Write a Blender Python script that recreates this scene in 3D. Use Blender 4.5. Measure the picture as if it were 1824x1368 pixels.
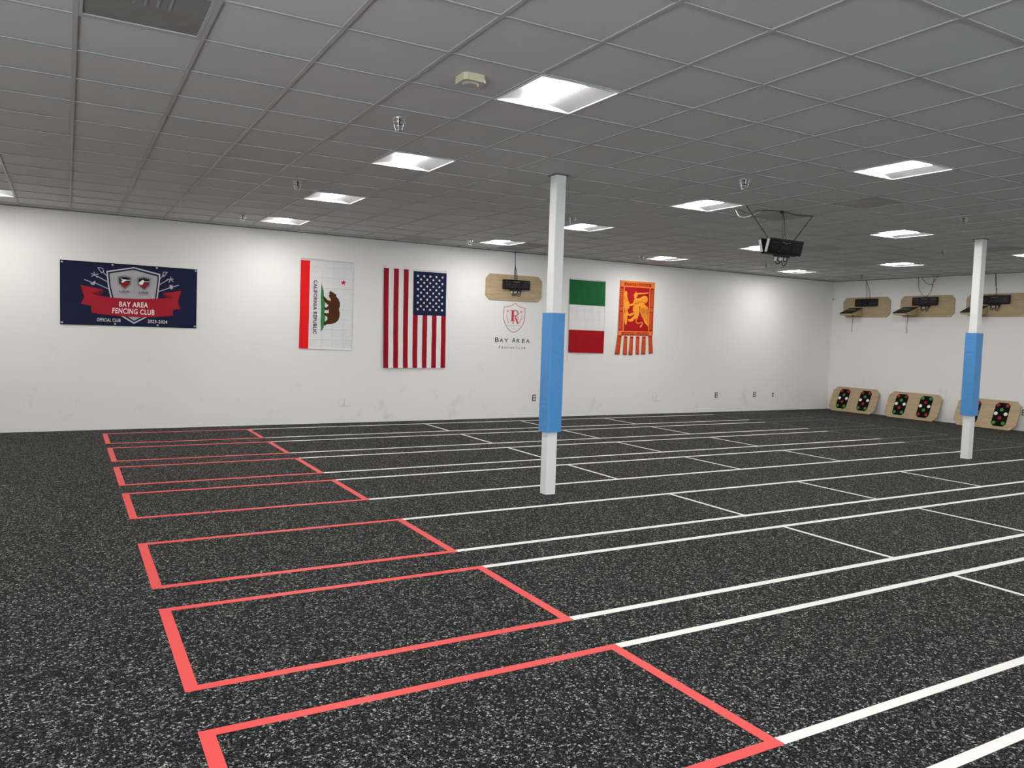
import bpy, bmesh, math, random
from mathutils import Vector, Matrix
from mathutils.geometry import tessellate_polygon

random.seed(7)
for o in list(bpy.data.objects):
    bpy.data.objects.remove(o)
scn = bpy.context.scene
col = scn.collection

# ---------------------------------------------------------------- camera
CAM_Z = 1.5732
yaw, pitch, roll, FPX = 0.52125, -0.06256, 0.03159, 1384.5
cy, sy, cp, sp = math.cos(yaw), math.sin(yaw), math.cos(pitch), math.sin(pitch)
fwd = Vector((sy*cp, cy*cp, sp))
rgt = Vector((cy, -sy, 0))
up = rgt.cross(fwd)
c_, s_ = math.cos(roll), math.sin(roll)
r2 = c_*rgt + s_*up
u2 = -s_*rgt + c_*up
cam_data = bpy.data.cameras.new('camera')
cam = bpy.data.objects.new('camera', cam_data)
col.objects.link(cam)
M = Matrix((( r2.x, u2.x, -fwd.x, 0), (r2.y, u2.y, -fwd.y, 0), (r2.z, u2.z, -fwd.z, CAM_Z), (0, 0, 0, 1)))
cam.matrix_world = M
cam_data.sensor_width = 36.0
cam_data.lens = FPX/1824*36.0
cam_data.clip_start = 0.05
scn.camera = cam

# ---------------------------------------------------------------- view, world
vs = scn.view_settings
vs.view_transform = 'Standard'
vs.look = 'None'
vs.gamma = 1.0
vs.use_curve_mapping = False
vs.exposure = 0.78
world = bpy.data.worlds.new('world')
scn.world = world
world.use_nodes = True
bg = world.node_tree.nodes['Background']
bg.inputs[0].default_value = (0.84, 0.92, 1.0, 1)
bg.inputs[1].default_value = 4.6
LAMP = 55.0

# ---------------------------------------------------------------- room numbers
S = 0.6096
OX, OY = 5.0735*S, 4.7054*S       # origin of the ceiling grid
H = 3.145
YB = 12.805                        # back wall
XR = 16.405                        # right wall
XL, YF = -2.7, -7.5                # left wall, front wall (behind the photographer)

# ---------------------------------------------------------------- helpers
def link(o, parent=None):
    col.objects.link(o)
    if parent is not None:
        o.parent = parent
    return o

def tag(o, label=None, cat=None, group=None, kind=None):
    if label: o['label'] = label
    if cat: o['category'] = cat
    if group: o['group'] = group
    if kind: o['kind'] = kind
    return o

def thing(name, loc, label, cat, group=None, rot=(0, 0, 0)):
    o = bpy.data.objects.new(name, None)
    o.empty_display_size = 0.1
    o.location = loc
    o.rotation_euler = rot
    link(o)
    return tag(o, label, cat, group)

def mesh_obj(name, bm, mats, parent=None, smooth=False, recalc=True):
    if recalc:
        bmesh.ops.recalc_face_normals(bm, faces=bm.faces)
    me = bpy.data.meshes.new(name)
    bm.to_mesh(me)
    bm.free()
    if not isinstance(mats, (list, tuple)):
        mats = [mats]
    for m in mats:
        me.materials.append(m)
    if smooth:
        for p in me.polygons:
            p.use_smooth = True
    return link(bpy.data.objects.new(name, me), parent)

def copy_tree(o, parent=None):
    c = o.copy()
    col.objects.link(c)
    if parent is not None:
        c.parent = parent
    for ch in list(o.children):
        copy_tree(ch, c)
    return c

def box(bm, x0, x1, y0, y1, z0, z1, mi=0, bevel=0.0, seg=2):
    vs_ = [bm.verts.new((x, y, z)) for x in (x0, x1) for y in (y0, y1) for z in (z0, z1)]
    idx = [(0, 1, 3, 2), (4, 6, 7, 5), (0, 4, 5, 1), (2, 3, 7, 6), (0, 2, 6, 4), (1, 5, 7, 3)]
    fs = [bm.faces.new([vs_[i] for i in f]) for f in idx]
    for f in fs:
        f.material_index = mi
    if bevel > 0:
        es = set(e for f in fs for e in f.edges)
        r = bmesh.ops.bevel(bm, geom=list(es), offset=bevel, segments=seg, affect='EDGES', profile=0.5)
        for f in r['faces']:
            f.material_index = mi
    return fs

def prism(bm, pts, d0, d1, mapf, mi=0):
    """extruded polygon; mapf(u, v, d) -> xyz"""
    a = [bm.verts.new(mapf(u, v, d0)) for u, v in pts]
    b = [bm.verts.new(mapf(u, v, d1)) for u, v in pts]
    n = len(pts)
    fs = [bm.faces.new(a), bm.faces.new(b[::-1])]
    for i in range(n):
        fs.append(bm.faces.new((a[i], a[(i+1) % n], b[(i+1) % n], b[i])))
    for f in fs:
        f.material_index = mi
    return fs

def tube(bm, pts, r, n=8, mi=0):
    pts = [Vector(p) for p in pts]
    rings = []
    for i, p in enumerate(pts):
        d = (pts[min(i+1, len(pts)-1)] - pts[max(i-1, 0)]).normalized()
        a = d.cross(Vector((0.3, 0.2, 1) if abs(d.z) < 0.9 else (1, 0.1, 0))).normalized()
        b = d.cross(a)
        rings.append([bm.verts.new(p + r*(math.cos(t)*a + math.sin(t)*b)) for t in [2*math.pi*k/n for k in range(n)]])
    for i in range(len(rings)-1):
        for k in range(n):
            f = bm.faces.new((rings[i][k], rings[i][(k+1) % n], rings[i+1][(k+1) % n], rings[i+1][k]))
            f.material_index = mi
    bm.faces.new(rings[0][::-1]).material_index = mi
    bm.faces.new(rings[-1]).material_index = mi

def smooth_path(pts, sub=6):
    """Catmull-Rom"""
    P = [Vector(p) for p in pts]
    P = [P[0]*2-P[1]] + P + [P[-1]*2-P[-2]]
    out = []
    for i in range(1, len(P)-2):
        for k in range(sub):
            t = k/sub
            a, b, c, d = P[i-1], P[i], P[i+1], P[i+2]
            out.append(0.5*((2*b) + (c-a)*t + (2*a-5*b+4*c-d)*t*t + (3*b-a-3*c+d)*t*t*t))
    out.append(P[-2])
    return out

def lathe(bm, prof, n=24, mi=0, loc=(0, 0, 0)):
    rings = []
    for r, z in prof:
        if r < 1e-6:
            rings.append([bm.verts.new((loc[0], loc[1], loc[2]+z))])
        else:
            rings.append([bm.verts.new((loc[0]+r*math.cos(2*math.pi*k/n), loc[1]+r*math.sin(2*math.pi*k/n), loc[2]+z)) for k in range(n)])
    for a, b in zip(rings, rings[1:]):
        for k in range(n):
            q = (k+1) % n
            if len(a) == 1 and len(b) == 1: continue
            if len(a) == 1: f = bm.faces.new((a[0], b[k], b[q]))
            elif len(b) == 1: f = bm.faces.new((a[k], a[q], b[0]))
            else: f = bm.faces.new((a[k], a[q], b[q], b[k]))
            f.material_index = mi

def chamfered(u0, u1, v0, v1, c, n=1):
    """octagon-cornered rectangle"""
    return [(u0+c, v0), (u1-c, v0), (u1, v0+c), (u1, v1-c), (u1-c, v1), (u0+c, v1), (u0, v1-c), (u0, v0+c)]

def circle(cx, cyy, r, n=24, ph=0.0, ry=None):
    ry = r if ry is None else ry
    return [(cx+r*math.cos(ph+2*math.pi*k/n), cyy+ry*math.sin(ph+2*math.pi*k/n)) for k in range(n)]

def star(cx, cyy, r, rot=0.0, r2_=0.40):
    return [(cx+(r if k % 2 == 0 else r*r2_)*math.sin(rot+math.pi*k/5), cyy+(r if k % 2 == 0 else r*r2_)*math.cos(rot+math.pi*k/5)) for k in range(10)]

# ---------------------------------------------------------------- materials
def nt(name):
    m = bpy.data.materials.new(name)
    m.use_nodes = True
    t = m.node_tree
    b = t.nodes['Principled BSDF']
    return m, t, b

def simple(name, rgb, rough=0.5, metal=0.0, spec=0.5, var=0.06, scale=30.0, bump=0.0, bscale=200.0, coat=0.0):
    """procedural: base colour gently varied by noise"""
    m, t, b = nt(name)
    tc = t.nodes.new('ShaderNodeTexCoord')
    no = t.nodes.new('ShaderNodeTexNoise')
    no.inputs['Scale'].default_value = scale
    no.inputs['Detail'].default_value = 4
    t.links.new(tc.outputs['Object'], no.inputs['Vector'])
    mx = t.nodes.new('ShaderNodeMixRGB')
    mx.inputs[1].default_value = [c*(1-var) for c in rgb] + [1]
    mx.inputs[2].default_value = [min(1, c*(1+var)) for c in rgb] + [1]
    t.links.new(no.outputs['Fac'], mx.inputs[0])
    t.links.new(mx.outputs[0], b.inputs['Base Color'])
    b.inputs['Roughness'].default_value = rough
    b.inputs['Metallic'].default_value = metal
    b.inputs['Specular IOR Level'].default_value = spec
    b.inputs['Coat Weight'].default_value = coat
    if bump > 0:
        n2 = t.nodes.new('ShaderNodeTexNoise')
        n2.inputs['Scale'].default_value = bscale
        n2.inputs['Detail'].default_value = 3
        t.links.new(tc.outputs['Object'], n2.inputs['Vector'])
        bp = t.nodes.new('ShaderNodeBump')
        bp.inputs['Strength'].default_value = bump
        bp.inputs['Distance'].default_value = 0.003
        t.links.new(n2.outputs['Fac'], bp.inputs['Height'])
        t.links.new(bp.outputs[0], b.inputs['Normal'])
    return m

def wall_mat(name, rgb):
    m, t, b = nt(name)
    tc = t.nodes.new('ShaderNodeTexCoord')
    # faint roller mottling
    n1 = t.nodes.new('ShaderNodeTexNoise'); n1.inputs['Scale'].default_value = 1.3; n1.inputs['Detail'].default_value = 5
    t.links.new(tc.outputs['Object'], n1.inputs['Vector'])
    mx = t.nodes.new('ShaderNodeMixRGB')
    mx.inputs[1].default_value = [c*0.985 for c in rgb]+[1]; mx.inputs[2].default_value = [min(1, c*1.015) for c in rgb]+[1]
    t.links.new(n1.outputs['Fac'], mx.inputs[0])
    # scuffs, in the band people and blades reach
    mp = t.nodes.new('ShaderNodeMapping'); mp.inputs['Scale'].default_value = (3.2, 3.2, 1.9)
    t.links.new(tc.outputs['Object'], mp.inputs['Vector'])
    n2 = t.nodes.new('ShaderNodeTexNoise'); n2.inputs['Scale'].default_value = 1.0; n2.inputs['Detail'].default_value = 6; n2.inputs['Roughness'].default_value = 0.6
    t.links.new(mp.outputs[0], n2.inputs['Vector'])
    cr = t.nodes.new('ShaderNodeValToRGB')
    cr.color_ramp.elements[0].position = 0.60; cr.color_ramp.elements[1].position = 0.78
    cr.color_ramp.elements[0].color = (0, 0, 0, 1); cr.color_ramp.elements[1].color = (1, 1, 1, 1)
    t.links.new(n2.outputs['Fac'], cr.inputs[0])
    sx = t.nodes.new('ShaderNodeSeparateXYZ'); t.links.new(tc.outputs['Object'], sx.inputs[0])
    band = t.nodes.new('ShaderNodeMapRange'); band.inputs[1].default_value = 1.35; band.inputs[2].default_value = 0.75
    band.inputs[3].default_value = 0.0; band.inputs[4].default_value = 0.45
    t.links.new(sx.outputs['Z'], band.inputs[0])
    mu = t.nodes.new('ShaderNodeMath'); mu.operation = 'MULTIPLY'
    t.links.new(cr.outputs[0], mu.inputs[0]); t.links.new(band.outputs[0], mu.inputs[1])
    m2 = t.nodes.new('ShaderNodeMixRGB'); m2.inputs[2].default_value = (0.42, 0.42, 0.41, 1)
    t.links.new(mu.outputs[0], m2.inputs[0]); t.links.new(mx.outputs[0], m2.inputs[1])
    t.links.new(m2.outputs[0], b.inputs['Base Color'])
    b.inputs['Roughness'].default_value = 0.75
    b.inputs['Specular IOR Level'].default_value = 0.25
    n3 = t.nodes.new('ShaderNodeTexNoise'); n3.inputs['Scale'].default_value = 90; n3.inputs['Detail'].default_value = 3
    t.links.new(tc.outputs['Object'], n3.inputs['Vector'])
    bp = t.nodes.new('ShaderNodeBump'); bp.inputs['Strength'].default_value = 0.12; bp.inputs['Distance'].default_value = 0.002
    t.links.new(n3.outputs['Fac'], bp.inputs['Height']); t.links.new(bp.outputs[0], b.inputs['Normal'])
    return m

def floor_mat():
    m, t, b = nt('speckled_rubber')
    tc = t.nodes.new('ShaderNodeTexCoord')
    # grain warp
    nw = t.nodes.new('ShaderNodeTexNoise'); nw.inputs['Scale'].default_value = 60; nw.inputs['Detail'].default_value = 2
    t.links.new(tc.outputs['Object'], nw.inputs['Vector'])
    n1 = t.nodes.new('ShaderNodeTexNoise'); n1.inputs['Scale'].default_value = 130; n1.inputs['Detail'].default_value = 3.0; n1.inputs['Roughness'].default_value = 0.6
    n1.inputs['Distortion'].default_value = 0.6
    t.links.new(tc.outputs['Object'], n1.inputs['Vector'])
    cr = t.nodes.new('ShaderNodeValToRGB'); cr.color_ramp.interpolation = 'LINEAR'
    e = cr.color_ramp.elements
    e[0].position = 0.475; e[0].color = (0, 0, 0, 1)
    e[1].position = 0.55; e[1].color = (1, 1, 1, 1)
    t.links.new(n1.outputs['Fac'], cr.inputs[0])
    # fleck colour differs from grain to grain
    vo = t.nodes.new('ShaderNodeTexVoronoi'); vo.inputs['Scale'].default_value = 95
    t.links.new(tc.outputs['Object'], vo.inputs['Vector'])
    fc = t.nodes.new('ShaderNodeValToRGB')
    sx = t.nodes.new('ShaderNodeSeparateColor'); t.links.new(vo.outputs['Color'], sx.inputs[0])
    f = fc.color_ramp.elements
    f[0].position = 0.0; f[0].color = (0.014, 0.0145, 0.0155, 1)
    f[1].position = 1.0; f[1].color = (0.52, 0.52, 0.50, 1)
    k = f.new(0.55); k.color = (0.038, 0.040, 0.041, 1)
    k = f.new(0.82); k.color = (0.155, 0.158, 0.155, 1)
    t.links.new(sx.outputs[0], fc.inputs[0])
    # the rubber sheets: 1.2 m rolls laid along the room, each with its own tone
    br = t.nodes.new('ShaderNodeTexBrick')
    br.inputs['Scale'].default_value = 1.0; br.inputs['Brick Width'].default_value = 3.05; br.inputs['Row Height'].default_value = 1.22
    br.inputs['Mortar Size'].default_value = 0.0015; br.inputs['Mortar Smooth'].default_value = 0.0; br.inputs['Bias'].default_value = 0.0
    br.inputs['Color1'].default_value = (0.0030, 0.0030, 0.0032, 1); br.inputs['Color2'].default_value = (0.0050, 0.0042, 0.0038, 1)
    br.inputs['Mortar'].default_value = (0.008, 0.008, 0.008, 1)
    mpb = t.nodes.new('ShaderNodeMapping'); mpb.inputs['Location'].default_value = (2.0, 0.0, 0)
    t.links.new(tc.outputs['Object'], mpb.inputs['Vector']); t.links.new(mpb.outputs[0], br.inputs['Vector'])
    mx = t.nodes.new('ShaderNodeMixRGB')
    t.links.new(cr.outputs[0], mx.inputs[0]); t.links.new(br.outputs['Color'], mx.inputs[1]); t.links.new(fc.outputs[0], mx.inputs[2])
    t.links.new(mx.outputs[0], b.inputs['Base Color'])
    b.inputs['Roughness'].default_value = 0.72
    b.inputs['Specular IOR Level'].default_value = 0.04
    bp = t.nodes.new('ShaderNodeBump'); bp.inputs['Strength'].default_value = 0.25; bp.inputs['Distance'].default_value = 0.002
    t.links.new(n1.outputs['Fac'], bp.inputs['Height']); t.links.new(bp.outputs[0], b.inputs['Normal'])
    return m

def tile_mat(name, rgb, dirt=0.0, cellvar=0.05):
    m, t, b = nt(name)
    tc = t.nodes.new('ShaderNodeTexCoord')
    mp = t.nodes.new('ShaderNodeMapping'); mp.inputs['Location'].default_value = (-OX/S, -OY/S, 0); mp.inputs['Scale'].default_value = (1/S, 1/S, 0)
    t.links.new(tc.outputs['Object'], mp.inputs['Vector'])
    fl = t.nodes.new('ShaderNodeVectorMath'); fl.operation = 'FLOOR'; t.links.new(mp.outputs[0], fl.inputs[0])
    wn = t.nodes.new('ShaderNodeTexWhiteNoise'); wn.noise_dimensions = '3D'; t.links.new(fl.outputs[0], wn.inputs['Vector'])
    n1 = t.nodes.new('ShaderNodeTexNoise'); n1.inputs['Scale'].default_value = 130; n1.inputs['Detail'].default_value = 4
    t.links.new(tc.outputs['Object'], n1.inputs['Vector'])
    ad = t.nodes.new('ShaderNodeMath'); ad.operation = 'MULTIPLY_ADD'; ad.inputs[1].default_value = 0.6
    t.links.new(wn.outputs['Value'], ad.inputs[0])
    sc = t.nodes.new('ShaderNodeMath'); sc.operation = 'MULTIPLY'; sc.inputs[1].default_value = 0.4
    t.links.new(n1.outputs['Fac'], sc.inputs[0]); t.links.new(sc.outputs[0], ad.inputs[2])
    mx = t.nodes.new('ShaderNodeMixRGB')
    mx.inputs[1].default_value = [c*(1-cellvar) for c in rgb]+[1]; mx.inputs[2].default_value = [c*(1+cellvar) for c in rgb]+[1]
    t.links.new(ad.outputs[0], mx.inputs[0])
    last = mx.outputs[0]
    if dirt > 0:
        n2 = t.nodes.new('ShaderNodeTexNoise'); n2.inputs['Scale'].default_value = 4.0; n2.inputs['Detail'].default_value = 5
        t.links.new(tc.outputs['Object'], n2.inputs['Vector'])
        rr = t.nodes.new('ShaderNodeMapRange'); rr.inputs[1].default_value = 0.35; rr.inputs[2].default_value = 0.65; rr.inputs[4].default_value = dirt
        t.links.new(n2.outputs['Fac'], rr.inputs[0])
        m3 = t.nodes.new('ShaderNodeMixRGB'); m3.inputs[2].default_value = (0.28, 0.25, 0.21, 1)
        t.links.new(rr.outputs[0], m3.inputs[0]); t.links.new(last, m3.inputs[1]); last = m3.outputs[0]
    t.links.new(last, b.inputs['Base Color'])
    b.inputs['Roughness'].default_value = 0.9
    b.inputs['Specular IOR Level'].default_value = 0.15
    bp = t.nodes.new('ShaderNodeBump'); bp.inputs['Strength'].default_value = 0.05; bp.inputs['Distance'].default_value = 0.001
    t.links.new(n1.outputs['Fac'], bp.inputs['Height']); t.links.new(bp.outputs[0], b.inputs['Normal'])
    return m

def ply_mat():
    m, t, b = nt('plywood')
    tc = t.nodes.new('ShaderNodeTexCoord')
    mp = t.nodes.new('ShaderNodeMapping'); mp.inputs['Scale'].default_value = (1.2, 1.2, 9.0)
    t.links.new(tc.outputs['Object'], mp.inputs['Vector'])
    n1 = t.nodes.new('ShaderNodeTexNoise'); n1.inputs['Scale'].default_value = 2.5; n1.inputs['Detail'].default_value = 7; n1.inputs['Distortion'].default_value = 1.2
    t.links.new(mp.outputs[0], n1.inputs['Vector'])
    cr = t.nodes.new('ShaderNodeValToRGB')
    e = cr.color_ramp.elements
    e[0].position = 0.3; e[0].color = (0.36, 0.265, 0.150, 1)
    e[1].position = 0.75; e[1].color = (0.49, 0.375, 0.23, 1)
    t.links.new(n1.outputs['Fac'], cr.inputs[0]); t.links.new(cr.outputs[0], b.inputs['Base Color'])
    b.inputs['Roughness'].default_value = 0.6
    return m

def emit_mat(name, rgb, strength):
    m, t, b = nt(name)
    b.inputs['Base Color'].default_value = (0.9, 0.9, 0.9, 1)
    b.inputs['Emission Color'].default_value = list(rgb)+[1]
    b.inputs['Emission Strength'].default_value = strength
    return m

def cloth(name, rgb, rough=0.7, crease=0.0, sheen=0.1):
    m, t, b = nt(name)
    tc = t.nodes.new('ShaderNodeTexCoord')
    n1 = t.nodes.new('ShaderNodeTexNoise'); n1.inputs['Scale'].default_value = 7; n1.inputs['Detail'].default_value = 4
    t.links.new(tc.outputs['Object'], n1.inputs['Vector'])
    mx = t.nodes.new('ShaderNodeMixRGB')
    mx.inputs[1].default_value = [c*0.95 for c in rgb]+[1]; mx.inputs[2].default_value = [min(1, c*1.05) for c in rgb]+[1]
    t.links.new(n1.outputs['Fac'], mx.inputs[0]); t.links.new(mx.outputs[0], b.inputs['Base Color'])
    b.inputs['Roughness'].default_value = rough
    b.inputs['Specular IOR Level'].default_value = 0.15
    b.inputs['Sheen Weight'].default_value = 0.0
    if crease > 0:   # packing folds: a regular grid of sharp creases
        br = t.nodes.new('ShaderNodeTexBrick')
        br.offset = 0.0
        br.inputs['Scale'].default_value = 1; br.inputs['Brick Width'].default_value = 0.185; br.inputs['Row Height'].default_value = 0.17
        br.inputs['Mortar Size'].default_value = 0.011; br.inputs['Mortar Smooth'].default_value = 1.0
        mp = t.nodes.new('ShaderNodeMapping'); mp.inputs['Rotation'].default_value = (math.radians(-90), 0, 0)
        t.links.new(tc.outputs['Object'], mp.inputs['Vector']); t.links.new(mp.outputs[0], br.inputs['Vector'])
        bp = t.nodes.new('ShaderNodeBump'); bp.inputs['Strength'].default_value = crease; bp.inputs['Distance'].default_value = 0.006
        t.links.new(br.outputs['Fac'], bp.inputs['Height'])
        t.links.new(bp.outputs[0], b.inputs['Normal'])
    return m

WALL = wall_mat('white_wall_paint', (0.80, 0.79, 0.765))
WALL2 = wall_mat('white_wall_paint_side', (0.80, 0.785, 0.76))
FLOOR = floor_mat()
TILE = tile_mat('ceiling_tile', (0.63, 0.635, 0.62), 0.0, 0.04)
TILE_D = tile_mat('stained_and_shaded_tile', (0.55, 0.53, 0.49), 0.35, 0.10)
TBAR = simple('painted_grid_bar', (0.46, 0.46, 0.45), 0.45, spec=0.35, var=0.03)
DARK = simple('dark_void', (0.03, 0.03, 0.03), 0.9)
VENT = simple('dusty_perforated_metal', (0.24, 0.24, 0.23), 0.6, var=0.25, scale=6)
WHITE_P = simple('white_enamel', (0.82, 0.82, 0.80), 0.35, var=0.02)
COLP = simple('white_column_paint', (0.74, 0.74, 0.72), 0.45, var=0.03, scale=6)
REFL = simple('satin_reflector', (0.32, 0.32, 0.335), 0.5, var=0.01)
LENS = emit_mat('lit_lens', (1.0, 0.975, 0.93), LAMP)
PLY = ply_mat()
PLYE = simple('plywood_edge', (0.26, 0.18, 0.10), 0.8, var=0.3, scale=80)
BLACK = simple('black_plastic', (0.006, 0.006, 0.0065), 0.35, spec=0.2, var=0.1)
BLACKM = simple('black_matt', (0.012, 0.012, 0.012), 0.6, spec=0.3, var=0.1)
SCREEN = simple('smoked_display', (0.004, 0.004, 0.005), 0.18, spec=0.25, var=0.05)
SEG = simple('unlit_display_segment', (0.06, 0.063, 0.07), 0.4, spec=0.2)
SEGP = simple('lamp_window', (0.018, 0.019, 0.023), 0.25, spec=0.25)
MARK = simple('pale_print', (0.42, 0.41, 0.36), 0.5)
REDM = simple('red_indicator', (0.40, 0.02, 0.05), 0.4)
CABLE = simple('black_cable', (0.015, 0.015, 0.015), 0.5)
CABLEW = simple('white_cable', (0.6, 0.58, 0.54), 0.5)
CORD = simple('grey_green_cord', (0.10, 0.13, 0.11), 0.6)
BLUE = simple('blue_vinyl', (0.065, 0.255, 0.56), 0.38, var=0.05, scale=12, bump=0.0)
T_RED = simple('red_floor_tape', (0.72, 0.060, 0.055), 0.5, var=0.05, scale=12)
T_WHITE = simple('white_floor_tape', (0.78, 0.77, 0.74), 0.5, var=0.06, scale=10)
T_GREEN = simple('teal_floor_tape', (0.020, 0.10, 0.080), 0.5, var=0.05)
CREAM = simple('aged_cream_plastic', (0.62, 0.56, 0.38), 0.5, var=0.05)
GREYP = simple('grey_plastic_cover', (0.45, 0.42, 0.41), 0.5)
CHROME = simple('chrome_wire', (0.75, 0.75, 0.75), 0.25, metal=1.0)
DMET = simple('dark_bronze', (0.05, 0.05, 0.05), 0.4, metal=0.6)
STEEL = simple('galvanised_steel', (0.55, 0.55, 0.53), 0.4, metal=0.7)
PLATE_D = simple('dark_brown_plate', (0.03, 0.026, 0.02), 0.4)
PLATE_W = simple('white_plate', (0.80, 0.79, 0.76), 0.35, var=0.02)
DOT_R = simple('red_foam', (0.28, 0.022, 0.020), 0.7, spec=0.2)
DOT_G = simple('green_foam', (0.055, 0.23, 0.030), 0.7, spec=0.2)
DOT_W = simple('white_foam', (0.80, 0.80, 0.79), 0.6)
PADB = simple('black_foam', (0.005, 0.005, 0.005), 0.8, spec=0.1)

# ---------------------------------------------------------------- floor, walls
bm = bmesh.new()
bmesh.ops.create_grid(bm, x_segments=1, y_segments=1, size=0.5)
bm.free()
bm = bmesh.new(); box(bm, XL, XR, YF, YB, -0.1, 0)
tag(mesh_obj('floor', bm, FLOOR), kind='structure')
DECK = H+0.75
bm = bmesh.new(); box(bm, XL-0.15, XR+0.15, YB, YB+0.15, -0.1, DECK)
tag(mesh_obj('wall_back', bm, WALL), kind='structure')
bm = bmesh.new(); box(bm, XR, XR+0.15, YF, YB, -0.1, DECK)
tag(mesh_obj('wall_right', bm, WALL2), kind='structure')
# left wall and front wall carry the shop windows the daylight comes through
def wall_with_openings(name, axis, pos0, pos1, a0, a1, openings, mat):
    bm = bmesh.new()
    def bx(u0, u1, z0, z1):
        if axis == 'x': box(bm, pos0, pos1, u0, u1, z0, z1)
        else: box(bm, u0, u1, pos0, pos1, z0, z1)
    cur = a0
    for (u0, u1, z0, z1) in openings:
        if u0 > cur: bx(cur, u0, -0.1, DECK)
        bx(u0, u1, -0.1, z0); bx(u0, u1, z1, DECK)
        cur = u1
    if cur < a1: bx(cur, a1, -0.1, DECK)
    return tag(mesh_obj(name, bm, mat), kind='structure')
LW = [(-5.6, -3.2, 0.4, 2.7), (-2.6, -0.2, 0.4, 2.7), (0.4, 2.8, 0.4, 2.7)]
wall_with_openings('wall_left', 'x', XL-0.15, XL, YF, YB, LW, WALL)
FW = [(-1.8, 0.6, 0.4, 2.6), (1.4, 3.8, 0.4, 2.6), (6.0, 8.4, 0.4, 2.6)]
wall_with_openings('wall_front', 'y', YF-0.15, YF, XL-0.15, XR+0.15, FW, WALL)
n = 1
FRAME = simple('aluminium_frame', (0.5, 0.5, 0.5), 0.35, metal=0.8)
for (u0, u1, z0, z1) in LW:
    bm = bmesh.new()
    for (a, b_, c, d) in ((u0, u0+0.06, z0, z1), (u1-0.06, u1, z0, z1), (u0+0.06, u1-0.06, z0, z0+0.06), (u0+0.06, u1-0.06, z1-0.06, z1), ((u0+u1)/2-0.03, (u0+u1)/2+0.03, z0+0.06, z1-0.06)):
        box(bm, XL-0.12, XL-0.06, a, b_, c, d)
    tag(mesh_obj('window_%d' % n, bm, FRAME), kind='structure'); n += 1
for (u0, u1, z0, z1) in FW:
    bm = bmesh.new()
    for (a, b_, c, d) in ((u0, u0+0.06, z0, z1), (u1-0.06, u1, z0, z1), (u0+0.06, u1-0.06, z0, z0+0.06), (u0+0.06, u1-0.06, z1-0.06, z1)):
        box(bm, a, b_, YF-0.12, YF-0.06, c, d)
    tag(mesh_obj('window_%d' % n, bm, FRAME), kind='structure'); n += 1
# where the grid meets the walls: dark strips painted in for the shadow line
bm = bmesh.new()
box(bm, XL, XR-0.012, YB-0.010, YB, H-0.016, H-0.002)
tag(mesh_obj('trim_1', bm, simple('wall_angle_shadow', (0.16, 0.155, 0.14), 0.6, var=0.3, scale=3)), kind='structure')
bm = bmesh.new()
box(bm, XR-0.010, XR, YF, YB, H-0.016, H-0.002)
tag(mesh_obj('trim_2', bm, bpy.data.materials['wall_angle_shadow']), kind='structure')

# ---------------------------------------------------------------- ceiling
lights = [(i, j) for i in (-7, -1, 5, 11, 17) for j in (-14, -10, -6, -2, 2, 6, 10, 14)]
vents = [(-5, 2), (6, 14), (6, 15)]
dark_cells = {(3, 15), (20, 14), (21, 10), (21, 11), (15, 6), (16, 11), (12, 9), (7, 4), (7, 6)}  # stained tiles; the last one is painted darker as shade by the hook
i0, i1 = -13, 22
j0, j1 = -18, 17
def gx(i): return OX+i*S
def gy(j): return OY+j*S
bm = bmesh.new()
TZ = H+0.009
for i in range(i0, i1):
    for j in range(j0, j1):
        if (i, j) in lights or (i, j) in vents: continue
        x0, x1 = max(gx(i), XL), min(gx(i+1), XR)
        y0, y1 = max(gy(j), YF), min(gy(j+1), YB)
        if x1-x0 < 0.01 or y1-y0 < 0.01: continue
        za = zb = TZ
        if (i, j) == (6, 6):                        # tile knocked askew beside a light, leaving a dark wedge
            prism(bm, [(x0, y0), (x1, y0), (x1, y1-0.03), (x0, y1-0.10)], TZ, TZ+0.016, lambda u, v, d: (u, v, d))
            continue
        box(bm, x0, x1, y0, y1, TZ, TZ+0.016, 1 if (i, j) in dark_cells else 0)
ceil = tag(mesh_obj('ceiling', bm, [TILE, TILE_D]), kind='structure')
bm = bmesh.new()
bw_ = 0.012
for i in range(i0, i1+1):
    if XL < gx(i) < XR: box(bm, gx(i)-bw_, gx(i)+bw_, YF, YB, H-0.001, H+0.006)
for j in range(j0, j1+1):
    if YF < gy(j) < YB:
        ys = gy(j)
        for i in range(i0, i1):
            xa, xb = max(gx(i)+bw_, XL), min(gx(i+1)-bw_, XR)
            if xb > xa: box(bm, xa, xb, ys-0.011, ys+0.011, H, H+0.006)
mesh_obj('ceiling_grid', bm, TBAR, ceil)
bm = bmesh.new()
box(bm, XL-0.15, XR+0.15, YF-0.15, YB+0.15, DECK, DECK+0.1)
mesh_obj('roof_deck', bm, DARK, ceil)

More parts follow.
